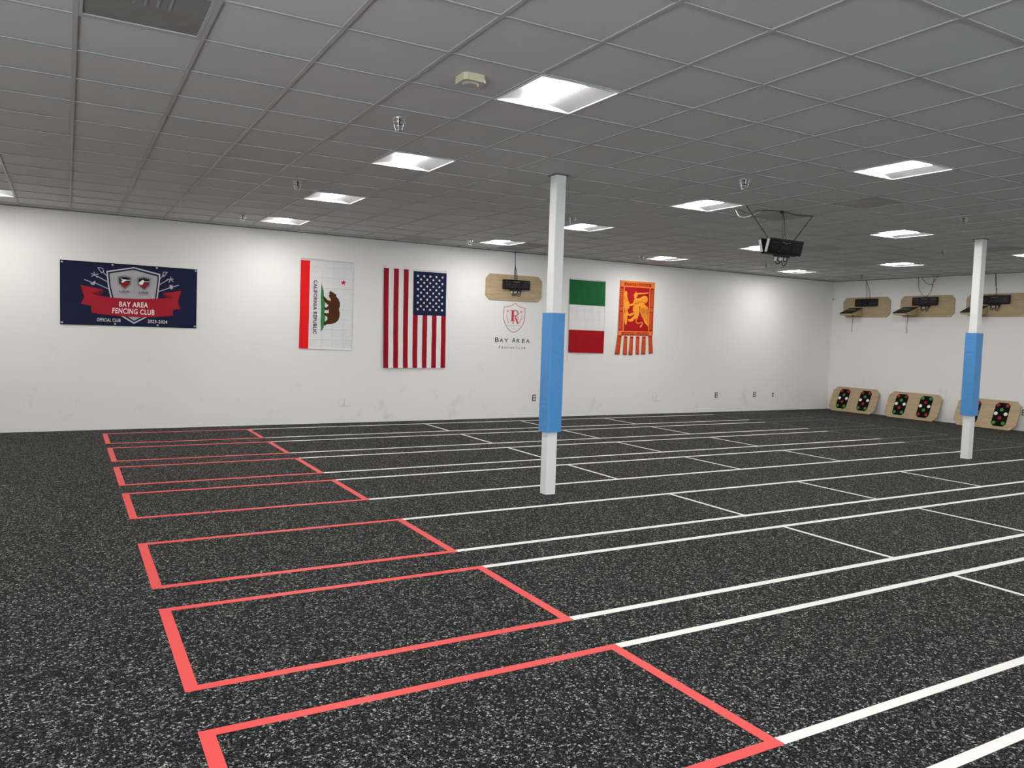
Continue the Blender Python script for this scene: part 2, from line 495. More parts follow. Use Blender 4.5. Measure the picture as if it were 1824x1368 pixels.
# ---------------------------------------------------------------- recessed ceiling lights
def make_light():
    root = thing('ceiling_light', (0, 0, H), None, None)
    a = S/2-0.004
    d = 0.030
    bm = bmesh.new()                              # lip frame and housing sides
    w = 0.016
    box(bm, -a, a, -a, -a+w, -0.003, 0.004); box(bm, -a, a, a-w, a, -0.003, 0.004)
    box(bm, -a, -a+w, -a+w, a-w, -0.003, 0.004); box(bm, a-w, a, -a+w, a-w, -0.003, 0.004)
    mesh_obj('frame', bm, WHITE_P, root)
    bm = bmesh.new()
    for s in (-1, 1):                             # end plates
        box(bm, -a+w, a-w, s*(a-w) if s < 0 else a-w-0.004, s*(a-w)+0.004 if s < 0 else a-w, 0.0, d+0.02)
    box(bm, -a, a, -a, a, d+0.02, d+0.03)
    mesh_obj('housing', bm, REFL, root)
    lw = 0.080
    for s in (-1, 1):                             # curved side panels
        bm = bmesh.new()
        N = 10
        pr = []
        for k in range(N+1):
            t = k/N
            x = (a-w) + (lw-(a-w))*t
            z = 0.001 + (d)*math.sin(t*math.pi/2)**0.9
            pr.append((s*x, z))
        va = [bm.verts.new((x, -a+w+0.004, z)) for x, z in pr]
        vb = [bm.verts.new((x, a-w-0.004, z)) for x, z in pr]
        for k in range(N):
            bm.faces.new((va[k], va[k+1], vb[k+1], vb[k]))
        mesh_obj('side_panel', bm, REFL, root, smooth=True)
    bm = bmesh.new()                              # bowed lens down the middle
    N = 12
    pr = []
    for k in range(N+1):
        t = -1+2*k/N
        pr.append((t*lw, d+0.004 - 0.030*math.sqrt(max(0, 1-t*t*0.98))))
    va = [bm.verts.new((x, -a+w+0.005, z)) for x, z in pr]
    vb = [bm.verts.new((x, a-w-0.005, z)) for x, z in pr]
    for k in range(N):
        bm.faces.new((va[k], vb[k], vb[k+1], va[k+1]))
    mesh_obj('lens', bm, LENS, root, smooth=True, recalc=False)
    return root
LL = {
 (-1, 2): 'largest lit square ceiling light, beside the cream box on the ceiling',
 (-1, 6): 'lit ceiling light left of the near column, second largest of the row over the flags',
 (-1, 10): 'third ceiling light in the row running from the cream box to the bear flag',
 (-1, 14): 'small lit ceiling light above the bear flag, nearest the back wall in its row',
 (-7, 14): 'lit ceiling light cut by the left edge of the photo, above the navy banner',
 (5, 2): 'big lit ceiling light at the upper right, over the far column',
 (5, 6): 'lit ceiling light just left of the hanging scoring machine wires',
 (5, 10): 'lit ceiling light half hidden behind the right side of the near column',
 (5, 14): 'small lit ceiling light beside dark vents, left of the near column at the back wall',
 (11, 6): 'lit ceiling light right of the hanging scoring machine, left of the far column top',
 (11, 10): 'lit ceiling light whose right half is hidden by the hanging scoring machine',
 (11, 14): 'small lit ceiling light above the red and gold lion banner',
 (17, 6): 'lit ceiling light cut by the right edge of the photo, right of the far column',
 (17, 10): 'small lit ceiling light above the wall boards, between far column and room corner',
 (17, 14): 'smallest lit ceiling light, nearest the room corner',
}
proto = make_light()
first = True
for (i, j) in lights:
    x, y = gx(i)+S/2, gy(j)+S/2
    if not (XL+0.3 < x < XR-0.3 and YF+0.3 < y < YB): continue
    o = proto if first else copy_tree(proto)
    first = False
    o.location = (x, y, H)
    tag(o, LL.get((i, j), 'lit square ceiling light outside the photo, behind or beside the photographer'), 'ceiling light', 'square recessed ceiling lights')

# ---------------------------------------------------------------- vents
def make_vent(i, j, label):
    root = thing('ceiling_vent', (gx(i)+S/2, gy(j)+S/2, H), label, 'vent', 'perforated return vents')
    a = S/2-0.013
    bm = bmesh.new()
    w = 0.018
    for b4 in ((-a, a, -a, -a+w), (-a, a, a-w, a), (-a, -a+w, -a+w, a-w), (a-w, a, -a+w, a-w)):
        box(bm, *b4, 0.0, 0.008)
    mesh_obj('frame', bm, TBAR, root)
    bm = bmesh.new()
    box(bm, -a+w, a-w, -a+w, a-w, 0.006, 0.010)
    mesh_obj('perforated_panel', bm, VENT, root)
    bm = bmesh.new()
    for k in range(5):
        x = -0.12+k*0.055
        box(bm, x, x+0.012, -a+w+0.02, -0.02, 0.003, 0.0065)
    mesh_obj('louvre', bm, simple('paler_vent_louvre', (0.34, 0.34, 0.33), 0.6), root)
make_vent(-5, 2, 'large dark perforated ceiling vent at the top left of the photo')
make_vent(6, 14, 'dark dusty ceiling vent right beside the small light left of the near column')
make_vent(6, 15, 'dark dusty ceiling vent against the back wall above the plywood board')

# ---------------------------------------------------------------- sprinklers
def make_sprinkler():
    root = thing('sprinkler', (0, 0, H), None, None)
    bm = bmesh.new(); lathe(bm, [(0.0, 0.006), (0.042, 0.006), (0.040, -0.002), (0.018, -0.008), (0.0, -0.008)])
    mesh_obj('escutcheon', bm, STEEL, root, smooth=True)
    bm = bmesh.new()
    lathe(bm, [(0.0, -0.006), (0.012, -0.006), (0.012, -0.022), (0.006, -0.024), (0.006, -0.046), (0.0, -0.046)], 12)
    lathe(bm, [(0.0, -0.046), (0.020, -0.047), (0.020, -0.050), (0.0, -0.050)], 12)
    mesh_obj('head', bm, DMET, root)
    bm = bmesh.new()
    N = 6
    for k in range(N):
        a = 2*math.pi*k/N
        ca, sa = math.cos(a), math.sin(a)
        tube(bm, [(0.048*ca, 0.048*sa, -0.006), (0.040*ca, 0.040*sa, -0.050), (0.026*ca, 0.026*sa, -0.090), (0, 0, -0.091)], 0.0016, 5)
    for r, z in ((0.048, -0.006), (0.0435, -0.032), (0.037, -0.060), (0.026, -0.090)):
        tube(bm, [(r*math.cos(2*math.pi*k/16), r*math.sin(2*math.pi*k/16), z) for k in range(17)], 0.0016, 5)
    mesh_obj('wire_guard', bm, CHROME, root)
    return root
SP = [(-1.57, 4.34, 'caged sprinkler between the cream box and the second ceiling light'),
      (-1.55, 9.2, 'caged sprinkler just left of the third ceiling light, above the bear flag row'),
      (-1.53, 14.2, 'caged sprinkler at the far left, left of the smallest light over the bear flag'),
      (4.57, 14.65, 'caged sprinkler left of the small light beside the dark vents'),
      (4.40, 9.4, 'sprinkler just right of the near column top, above the half hidden light'),
      (10.3, 14.3, 'sprinkler left of the small light above the lion banner'),
      (4.25, 4.35, 'caged sprinkler above the light left of the hanging scoring machine'),
      (10.2, 4.32, 'caged sprinkler at the upper right, left above the far column top'),
      (14.9, 7.6, 'sprinkler left of the far column top, right of the hanging scoring machine'),
      (14.8, 13.45, 'tiny sprinkler below the hanging scoring machine cables'),
      (19.85, 13.6, 'tiny sprinkler above the leftmost plywood board of the right wall')]
sp0 = make_sprinkler()
for k, (i, j, lab) in enumerate(SP):
    o = sp0 if k == 0 else copy_tree(sp0)
    o.location = (gx(i), gy(j), H)
    tag(o, lab, 'sprinkler', 'caged fire sprinklers')

# ---------------------------------------------------------------- cream detector
root = thing('smoke_detector', (gx(-1.52), gy(2.52), H), 'cream square-sided detector box on the ceiling left of the largest light', 'smoke detector')
bm = bmesh.new()
prism(bm, chamfered(-0.075, 0.075, -0.075, 0.075, 0.018), 0.009, -0.034, lambda u, v, d: (u, v, d))
mesh_obj('case', bm, CREAM, root)
bm = bmesh.new(); lathe(bm, [(0.0, -0.034), (0.052, -0.034), (0.050, -0.042), (0.040, -0.045), (0.0, -0.045)], 28)
mesh_obj('sensor_cover', bm, GREYP, root, smooth=True)

# ---------------------------------------------------------------- columns and pads
def column(x0, x1, y0, y1, label):
    root = thing('support_column', ((x0+x1)/2, (y0+y1)/2, 0), label, 'column', 'white square columns')
    hx, hy = (x1-x0)/2, (y1-y0)/2
    bm = bmesh.new()
    pts = []
    r = 0.010
    for (sx, sy2, a0) in ((1, 1, 0), (-1, 1, 90), (-1, -1, 180), (1, -1, 270)):
        for k in range(4):
            a = math.radians(a0+30*k)
            pts.append((sx*(hx-r)+r*math.cos(a), sy2*(hy-r)+r*math.sin(a)))
    prism(bm, pts, 0.0, H+0.3, lambda u, v, d: (u, v, d))
    mesh_obj('shaft', bm, COLP, root)
    bm = bmesh.new()      # cut edge of the tile round the shaft
    g = 0.02
    for b4 in ((-hx-g, hx+g, -hy-g, -hy), (-hx-g, hx+g, hy, hy+g), (-hx-g, -hx, -hy, hy), (hx, hx+g, -hy, hy)):
        box(bm, *b4, H-0.002, H+0.004)
    mesh_obj('collar', bm, simple('dark_gap_collar', (0.10, 0.10, 0.095), 0.8), root)
column(4.13, 4.245, 6.450, 6.565, 'white square column nearest the camera, wrapped in a blue pad')
column(11.26, 11.375, 6.360, 6.475, 'white square column at the right, farther from the camera')

def pad(x0, x1, y0, y1, z0, z1, label, seed, wr):
    rnd = random.Random(seed)
    cx, cyy = (x0+x1)/2, (y0+y1)/2
    root = thing('column_pad', (cx, cyy, z0), label, 'column pad', 'blue column pads')
    hx, hy = (x1-x0)/2, (y1-y0)/2
    bm = bmesh.new()
    NU, NV = 48, 90
    per = []
    r = 0.012
    side = NU//4
    # corners rounded, walk round the square
    def sq(t):
        t = (t % 1.0)*4
        k = int(t); f = t-k
        c = [(-hx, -hy), (hx, -hy), (hx, hy), (-hx, hy)]
        a, b = c[k], c[(k+1) % 4]
        return (a[0]+(b[0]-a[0])*f, a[1]+(b[1]-a[1])*f, k, f)
    wr_list = [(rnd.uniform(0.05, 0.95)*(z1-z0), rnd.uniform(-0.35, 0.35), rnd.uniform(0.004, 0.009), rnd.randint(0, 3), rnd.uniform(0.5, 1.0)) for _ in range(wr)]
    rows = []
    for v in range(NV+1):
        z = (z1-z0)*v/NV
        row = []
        for u in range(NU):
            x, y, k, f = sq(u/NU)
            dsum = 0.0
            for (zc, sl, wd, kk, am) in wr_list:
                if kk == k:
                    dd = (z-zc-sl*(f-0.5)*0.2)/wd
                    dsum -= 0.0045*am*math.exp(-dd*dd)*math.sin(math.pi*f)
            nrm = [(0, -1), (1, 0), (0, 1), (-1, 0)][k]
            rr = 0.0
            if f < 1e-6:
                x *= 1-r/hx*0.3; y *= 1-r/hy*0.3
            row.append(bm.verts.new((x+nrm[0]*dsum, y+nrm[1]*dsum, z)))
        rows.append(row)
    for v in range(NV):
        for u in range(NU):
            q = (u+1) % NU
            bm.faces.new((rows[v][u], rows[v][q], rows[v+1][q], rows[v+1][u]))
    # closed ends with the hole round the shaft hidden under vinyl
    bm.faces.new(rows[0][::-1]); bm.faces.new(rows[-1])
    o = mesh_obj('vinyl_cover', bm, BLUE, root, smooth=True)
    md = o.modifiers.new('edge', 'EDGE_SPLIT'); md.split_angle = math.radians(40)
    bm = bmesh.new()      # seam welt near the top
    for zz in (z1-z0-0.004,):
        box(bm, -hx-0.001, hx+0.001, -hy-0.001, hy+0.001, zz, zz+0.004)
    mesh_obj('top_seam', bm, simple('darker_blue_welt', (0.06, 0.22, 0.50), 0.4), root)
pad(4.102, 4.272, 6.420, 6.590, 0.628, 1.805, 'tall smooth light blue pad around the near white column', 3, 16)
pad(11.232, 11.404, 6.335, 6.505, 0.628, 1.812, 'wrinkled light blue pad around the far white column', 5, 46)

# ---------------------------------------------------------------- pistes taped on the floor
XA, XB_, XC, XD = 0.435, 2.450, 12.11, 14.10
def strips(rects, name, mat, parent, z=0.0, th=0.0012):
    bm = bmesh.new()
    for (x0, x1, y0, y1) in rects:
        box(bm, x0, x1, y0, y1, z, z+th)
    return mesh_obj(name, bm, mat, parent)
rowsY = [(12.360, 11.290), (10.925, 9.816), (9.438, 8.328), (7.936, 6.856), (6.062, 4.969), (4.5995, 3.488), (3.117, 2.017), (1.655, 0.56)]
names = ['farthest fencing lane, along the back wall',
         'second fencing lane from the back wall',
         'third fencing lane from the back wall',
         'fourth fencing lane from the back wall, just behind the columns',
         'fifth fencing lane from the back, just in front of the columns',
         'third nearest fencing lane from the camera',
         'nearest fencing lane, red box cut by the bottom edge',
         'fencing lane at the lower right corner']
W = 0.052
for k, (yf, yn) in enumerate(rowsY):
    root = thing('piste_marking', (0, 0, 0), 'tape outline of the ' + names[k] if k < 7 else 'white tape line of the ' + names[k], 'floor marking', 'taped fencing lanes')
    RW = 0.058
    strips([(XA, XA+RW, yn, yf), (XB_-RW, XB_, yn, yf), (XA+RW, XB_-RW, yf-W, yf), (XA+RW, XB_-RW, yn, yn+W)], 'red_end_zone', T_RED, root)
    strips([(XB_, XC, yf-W, yf)], 'side_line', T_WHITE, root)
    strips([(XB_, XC, yn, yn+W)], 'side_line', T_WHITE, root)
    for xc in (5.365, 7.275, 9.185):
        strips([(xc-0.018, xc+0.018, yn+W, yf-W)], 'cross_line', T_WHITE, root)
    g = 0.030
    strips([(XC, XC+g, yn, yf), (XD-g, XD, yn, yf), (XC+g, XD-g, yf-g, yf), (XC+g, XD-g, yn, yn+g)], 'green_end_zone', T_GREEN, root)
# dark butt joint across the fourth lane
bm = bmesh.new()
box(bm, 1.052, 1.060, 6.73, 7.90, 0.0, 0.0018)
tag(mesh_obj('trim_3', bm, DARK), kind='structure')

# ---------------------------------------------------------------- cloth art
def quad_inv(q):
    """traced drawing coordinates -> (u, v) of the cloth, v up"""
    (ax, ay), (bx, by), (cx, cy2), (dx, dy) = q   # tl, tr, br, bl
    def f(p):
        x, y = p
        u, v = 0.5, 0.5
        for _ in range(12):
            px = (1-v)*((1-u)*ax+u*bx)+v*((1-u)*dx+u*cx)
            py = (1-v)*((1-u)*ay+u*by)+v*((1-u)*dy+u*cy2)
            ex, ey = x-px, y-py
            ux = (1-v)*(bx-ax)+v*(cx-dx); uy = (1-v)*(by-ay)+v*(cy2-dy)
            vx = (1-u)*(dx-ax)+u*(cx-bx); vy = (1-u)*(dy-ay)+u*(cy2-by)
            det = ux*vy-uy*vx
            u += (ex*vy-ey*vx)/det; v += (ux*ey-uy*ex)/det
        return (u, 1-v)
    return f

def stroke(pts, w):
    """list of quads following a polyline"""
    out = []
    for a, b in zip(pts, pts[1:]):
        dx, dy = b[0]-a[0], b[1]-a[1]
        L = math.hypot(dx, dy)
        if L < 1e-6: continue
        nx, ny = -dy/L*w/2, dx/L*w/2
        ex, ey = dx/L*w*0.25, dy/L*w*0.25
        out.append([(a[0]+nx-ex, a[1]+ny-ey), (b[0]+nx+ex, b[1]+ny+ey), (b[0]-nx+ex, b[1]-ny+ey), (a[0]-nx-ex, a[1]-ny-ey)])
    return out

def text_tris(s, size=1.0, bold=0.0, shear=0.0, spacing=1.0):
    """triangles of a line of text, centred on the origin, cap height about 0.73*size"""
    cu = bpy.data.curves.new('t', 'FONT')
    cu.body = s; cu.size = size; cu.offset = bold; cu.shear = shear; cu.space_character = spacing
    cu.align_x = 'CENTER'; cu.align_y = 'CENTER'
    cu.resolution_u = 3
    o = bpy.data.objects.new('t', cu)
    me = bpy.data.meshes.new_from_object(o)
    me.calc_loop_triangles()
    tr = [[(me.vertices[i].co.x, me.vertices[i].co.y) for i in t.vertices] for t in me.loop_triangles]
    bpy.data.objects.remove(o); bpy.data.curves.remove(cu); bpy.data.meshes.remove(me)
    if tr:
        xs = [p[0] for t in tr for p in t]; ys = [p[1] for t in tr for p in t]
        cx, cyy = (min(xs)+max(xs))/2, (min(ys)+max(ys))/2
        tr = [[((x-cx)/(max(xs)-min(xs)), (y-cyy)/(max(ys)-min(ys))) for x, y in t] for t in tr]
    return tr      # normalised to width 1, height 1

def put_text(s, c, w, h, ang=0.0, flipy=True, **kw):
    """text in drawing coordinates (y down): centre c, width w, height h, ang in degrees"""
    a = math.radians(ang)
    out = []
    for t in text_tris(s, **kw):
        q = []
        for x, y in t:
            X, Y = x*w, (-y if flipy else y)*h
            q.append((c[0]+X*math.cos(a)-Y*math.sin(a), c[1]+X*math.sin(a)+Y*math.cos(a)))
        out.append(q)
    return out

def art_mesh(name, layers, place, parent, gridu, gridv, step=0.0010, thick=0.0015, smooth=True):
    """layers: list of (material, [polygons in uv]); later layers lie on top. place(u, v, out) -> xyz"""
    bm = bmesh.new()
    mats = []
    for li, (mat, polys) in enumerate(layers):
        if mat not in mats: mats.append(mat)
        mi = mats.index(mat)
        b2 = bmesh.new()
        for pi_, poly in enumerate(polys):
            lift = (pi_ % 12)*0.00004 if li > 0 or len(polys) > 1 else 0.0    # overlapping strokes never share a plane
            if poly and isinstance(poly[0][0], (list, tuple)):
                loops = poly
            else:
                loops = [poly]
            flat = [p for l in loops for p in l]
            tris = tessellate_polygon([[Vector((p[0], p[1], 0)) for p in l] for l in loops])
            vv = [b2.verts.new((p[0], p[1], lift)) for p in flat]
            for t in tris:
                try: b2.faces.new([vv[i] for i in t])
                except ValueError: pass
        for k in range(1, gridu):
            bmesh.ops.bisect_plane(b2, geom=b2.verts[:]+b2.edges[:]+b2.faces[:], plane_co=(k/gridu, 0, 0), plane_no=(1, 0, 0))
        for k in range(1, gridv):
            bmesh.ops.bisect_plane(b2, geom=b2.verts[:]+b2.edges[:]+b2.faces[:], plane_co=(0, k/gridv, 0), plane_no=(0, 1, 0))
        bmesh.ops.remove_doubles(b2, verts=b2.verts[:], dist=1e-6)
        vm = {}
        for v in b2.verts:
            vm[v] = bm.verts.new(place(v.co.x, v.co.y, thick + li*step + v.co.z))
        for f in b2.faces:
            vs2 = [vm[v] for v in f.verts]
            if f.normal.z < 0: vs2.reverse()
            try:
                nf = bm.faces.new(vs2); nf.material_index = mi
            except ValueError: pass
        if li == 0:      # back side of the cloth, so that it has a thickness
            vk = {}
            for v in b2.verts: vk[v] = bm.verts.new(place(v.co.x, v.co.y, 0.0))
            for f in b2.faces:
                try: bm.faces.new([vk[v] for v in reversed(f.verts)]).material_index = mi
                except ValueError: pass
            for e in b2.edges:
                if len(e.link_faces) == 1:
                    a, b = e.verts
                    try: bm.faces.new((vm[a], vm[b], vk[b], vk[a])).material_index = mi
                    except ValueError: pass
        b2.free()
    return mesh_obj(name, bm, mats, parent, smooth=smooth, recalc=False)

def cloth_place(corners, disp):
    """corners tl, tr, br, bl as (x, z) relative; hangs in front of plane y=0 towards -y"""
    (ax, az), (bx, bz), (cx, cz), (dx, dz) = corners
    def f(u, v, out):
        w = 1-v
        x = (1-w)*((1-u)*ax+u*bx)+w*((1-u)*dx+u*cx)
        z = (1-w)*((1-u)*az+u*bz)+w*((1-u)*dz+u*cz)
        return (x, -(0.004+disp(u, v)+out), z)
    return f

def rel(corners, ox, oz): return [(x-ox, z-oz) for x, z in corners]
def rect(u0, u1, v0, v1): return [(u0, v0), (u1, v0), (u1, v1), (u0, v1)]
def grommet(parent, place, uvs, mat=STEEL, r=0.009, name='grommet'):
    for u, v in uvs:
        x, y, z = place(u, v, 0.004)
        bm = bmesh.new()
        lathe(bm, [(0.0035, 0), (r, 0), (r, 0.002), (r*0.7, 0.0035), (0.0035, 0.002), (0.0035, 0)], 14)
        bmesh.ops.transform(bm, matrix=Matrix.Translation((x, y, z)) @ Matrix.Rotation(math.radians(90), 4, 'X'), verts=bm.verts)
        mesh_obj(name, bm, mat, parent, smooth=True)

YW = YB-0.001
# ---- navy club banner
NAVY = cloth('banner_navy', (0.0022, 0.004, 0.036), 0.42)
NAVYD = cloth('banner_edge_black', (0.008, 0.008, 0.012), 0.5)
SILV = cloth('banner_silver', (0.40, 0.39, 0.41), 0.45)
SILV2 = cloth('banner_light_silver', (0.55, 0.54, 0.57), 0.45)
BRED = cloth('banner_red', (0.37, 0.008, 0.022), 0.45)
BRED2 = cloth('banner_dark_red', (0.14, 0.005, 0.012), 0.45)
BWHT = cloth('banner_white', (0.86, 0.84, 0.85), 0.45)
qb = [(162, 135), (1648, 243), (1637, 880), (165, 835)]
g = quad_inv(qb)
G = lambda pts: [g(p) for p in pts]
def bdisp(u, v):
    return 0.004+0.003*math.sin(9*u+4*v)+0.003*math.sin(17*(u+v)*0.7+1)*(abs(u-0.5)*1.2)+0.002*math.sin(31*u-13*v)
pl = cloth_place(rel([(-0.079, 2.441), (1.736, 2.426), (1.727, 1.528), (-0.079, 1.529)], -0.079, 1.529), bdisp)
root = thing('club_banner', (-0.079, YW, 1.529), 'navy blue fencing club banner with a silver shield and red ribbon on the back wall', 'banner')
L = [(NAVYD, [rect(0, 1, 0, 1)]), (NAVY, [rect(0.006, 0.994, 0.012, 0.988)])]
sil = []
# sabre, epee and foil hilts fanning out behind the shield
for pts in ([(600, 268), (680, 345)], [(540, 312), (685, 395)], [(525, 388), (690, 465)], [(410, 350), (480, 378)],
            [(1265, 300), (1190, 375)], [(1315, 350), (1185, 425)], [(1335, 440), (1180, 490)], [(1435, 412), (1370, 430)]):
    sil += stroke(pts, 9)
sil += stroke([(550, 222), (600, 228), (612, 262), (590, 280), (550, 222)], 8)
sil += [[(472, 385), (500, 378), (520, 362), (528, 385), (512, 408), (480, 405)]]
sil += [[(1328, 412), (1352, 408), (1372, 425), (1368, 450), (1345, 460), (1330, 440)]]
sil += stroke([(480, 285), (515, 300), (510, 268)], 9) + stroke([(485, 315), (520, 300), (555, 290)], 9) + stroke([(520, 300), (545, 328)], 10)
sil += stroke([(1305, 272), (1265, 320), (1252, 300), (1262, 270), (1305, 272)], 8)
sil += stroke([(1372, 375), (1340, 350), (1345, 322)], 9) + stroke([(1372, 345), (1340, 350), (1302, 348)], 9) + stroke([(1340, 350), (1322, 382)], 10)
L.append((SILV, [G(p) for p in sil]))
outer = [(640, 258), (935, 216), (1226, 292), (1222, 360), (1190, 600), (1085, 755), (935, 832), (790, 745), (690, 580), (655, 420)]
mid = [(655, 270), (935, 230), (1210, 303), (1206, 370), (1175, 600), (1072, 745), (935, 815), (805, 735), (703, 570), (670, 420)]
inn = [(672, 285), (930, 246), (1194, 318), (1190, 375), (1160, 600), (1055, 735), (935, 798), (820, 722), (718, 560), (685, 420)]
L.append((SILV2, [G(outer)])); L.append((NAVY, [G(mid)])); L.append((SILV, [G(inn)]))
# ribbon tails and front
L.append((BRED, [G([(372, 410), (600, 458), (605, 485), (490, 500), (485, 635), (375, 612), (408, 540)]), G([(1462, 475), (1260, 496), (1262, 522), (1366, 545), (1366, 680), (1452, 668), (1424, 590)])]))
L.append((BRED2, [G([(490, 500), (605, 460), (606, 505), (560, 520)]), G([(1258, 498), (1366, 545), (1310, 552), (1258, 530)])]))
rib = [(482, 500), (560, 524), (700, 545), (840, 556), (960, 560), (1080, 560), (1230, 556), (1366, 545)]
rib2 = [(1366, 742), (1230, 754), (1080, 758), (960, 757), (840, 752), (700, 738), (560, 722), (482, 706)]
L.append((BRED, [G(rib+rib2)]))
L.append((BWHT, [G(t) for t in put_text('BAY AREA', (932, 622), 312, 56, 2.3, bold=0.014, spacing=1.1)] + [G(t) for t in put_text('FENCING CLUB', (932, 697), 458, 58, 3.0, bold=0.014, spacing=1.1)]
          + [G(t) for t in put_text('OFFICIAL CLUB', (665, 789), 250, 36, 2, bold=0.008, spacing=1.15)] + [G(t) for t in put_text('2023-2024', (1194, 808), 218, 36, 2.5, bold=0.008, spacing=1.15)]))
for (cx, cyy, s) in ((833, 380, 1.0), (1043, 392, 1.0)):
    sh = lambda k: [(cx+k*x, cyy+k*y) for x, y in ((-72, -58), (0, -72), (72, -52), (66, 22), (4, 76), (-68, 16))]
    L.append((NAVYD, [G(sh(1.0))])); L.append((SILV2, [G(sh(0.92))])); L.append((NAVYD, [G(sh(0.85))]))
    st = []
    for k in range(4):
        o_ = k*15
        st.append([(cx-50+o_*0.8, cyy+18+o_), (cx-10, cyy+2+o_*0.9), (cx+55-o_*0.5, cyy-6+o_*0.9), (cx+52-o_*0.5, cyy+3+o_*0.9), (cx-8, cyy+11+o_*0.95), (cx-44+o_*0.8, cyy+25+o_)])
    L.append((BRED, [G(p) for p in st]))
    if cx < 900:
        fig = [[(cx-45, cyy-42), (cx-20, cyy-32), (cx+8, cyy-30), (cx+35, cyy-22), (cx+10, cyy-14), (cx-6, cyy-4), (cx-20, cyy+6), (cx-44, cyy-4), (cx-22, cyy-16)], [(cx+20, cyy-26), (cx+60, cyy-24), (cx+60, cyy-20), (cx+20, cyy-18)]]
    else:
        fig = [[(cx-36, cyy-24), (cx-10, cyy-38), (cx+2, cyy-26), (cx-6, cyy-6), (cx-14, cyy+14), (cx-30, cyy+18), (cx-52, cyy+10), (cx-54, cyy-8)], [(cx-2, cyy-20), (cx+58, cyy-20), (cx+58, cyy-15), (cx-2, cyy-12)]]
    L.append((BWHT, [G(p) for p in fig]))
    L.append((NAVYD, [G(t) for t in put_text('USA', (cx+0, cyy+100), 110, 20, 1.5, bold=0.01)]))
L.append((NAVYD, [G(p) for p in stroke([(938, 345), (938, 500)], 2)] + [G(p) for p in stroke([(790, 502), (880, 505)], 2)] + [G(p) for p in stroke([(975, 514), (1110, 518)], 2)]))
art_mesh('sheet', L, pl, root, 60, 30, step=0.0009)
grommet(root, pl, [(0.012, 0.972), (0.365, 0.975), (0.69, 0.975), (0.988, 0.972), (0.012, 0.03), (0.385, 0.03), (0.70, 0.03), (0.988, 0.03)], r=0.014)

# ---- california flag, hung with its hoist along the top
CW = cloth('flag_white_nylon', (0.72, 0.72, 0.73), 0.6, crease=0.6)
CR = cloth('flag_bright_red', (0.78, 0.010, 0.014), 0.6, crease=0.4)
CB = cloth('flag_bear_brown', (0.075, 0.026, 0.007), 0.7)
CG = cloth('flag_green', (0.035, 0.22, 0.055), 0.7)
CT = cloth('flag_dark_brown', (0.10, 0.035, 0.030), 0.7)
CS = cloth('flag_star_red', (0.60, 0.012, 0.045), 0.7)
g = quad_inv([(245, 132), (888, 190), (858, 1258), (218, 1232)])
def cdisp(u, v):
    return 0.004+0.004*math.sin(7*u+5*v)+0.004*math.exp(-((u+v*0.5-1.35)/0.06)**2)+0.003*math.sin(19*v+4*u)*(1-v*0.5)
pl = cloth_place(rel([(3.314, 2.723), (4.202, 2.711), (4.187, 1.233), (3.300, 1.252)], 3.3, 1.24), cdisp)
root = thing('state_flag', (3.3, YW, 1.24), 'white bear flag with a red stripe hung sideways on the back wall', 'flag', 'flags on the back wall')
bear = [(597, 532), (585, 550), (573, 560), (590, 572), (574, 592), (584, 612), (597, 622), (600, 657), (560, 642), (518, 594), (508, 596), (510, 625), (530, 662), (556, 694), (574, 704), (566, 722), (542, 738), (528, 722), (521, 724), (522, 748), (532, 766), (566, 768), (577, 758), (578, 800), (548, 806), (528, 797), (519, 802), (521, 830), (545, 838), (560, 850), (562, 880), (545, 896), (520, 915), (514, 940), (522, 955), (540, 952), (550, 938), (602, 935), (650, 925), (688, 896), (708, 855), (712, 805), (702, 760), (706, 738), (715, 712), (713, 675), (690, 625), (668, 602), (668, 575), (650, 568), (642, 560), (622, 550)]
ground = [(488, 440), (500, 480), (515, 535), (519, 600), (534, 660), (533, 700), (524, 725), (530, 770), (522, 800), (535, 850), (530, 900), (517, 955), (515, 980), (500, 1005), (482, 1032), (478, 900), (484, 760), (480, 600)]
st = [(758+a*1.0, 433+b) for a, b in [(x, y) for x, y in star(0, 0, 38, 1.75)]]
art_mesh('cloth', [(CW, [rect(0, 1, 0, 1)]), (CR, [rect(0.0, 0.172, 0.0, 0.978)]), (CG, [[g(p) for p in ground]]), (CB, [[g(p) for p in bear]]), (CS, [[g(p) for p in st]]),
     (CT, [[g(p) for p in t] for t in put_text('CALIFORNIA REPUBLIC', (412, 730), 655, 46, 91, bold=0.022, spacing=1.08)])], pl, root, 26, 44, step=0.0010)
grommet(root, pl, [(0.02, 0.99), (0.975, 0.985)])

# ---- stars and stripes, hung with its hoist along the top
UR = cloth('flag_deep_red', (0.30, 0.004, 0.016), 0.6)
UW = cloth('flag_stripe_white', (0.80, 0.78, 0.765), 0.6)
UB = cloth('flag_canton_blue', (0.006, 0.009, 0.045), 0.65)
def udisp(u, v):
    s = u*13
    return 0.006+0.0022*math.cos(2*math.pi*s)+0.004*math.sin(6*u+7*v)+0.003*math.sin(26*v+5*u+2*math.sin(9*u))*(1.0-v)+0.012*(1-v)**3
pl = cloth_place(rel([(4.735, 2.707), (5.920, 2.706), (5.932, 0.947), (4.755, 0.939)], 4.74, 0.943), udisp)
root = thing('american_flag', (4.74, YW, 0.943), 'stars and stripes flag hung vertically on the back wall', 'flag', 'flags on the back wall')
red = [rect(k/13, (k+1)/13, 0, 0.975 if k < 6 else 0.530) for k in range(0, 13, 2)]
canton = [rect(6/13, 1.0, 0.530, 0.965)]
stars = []
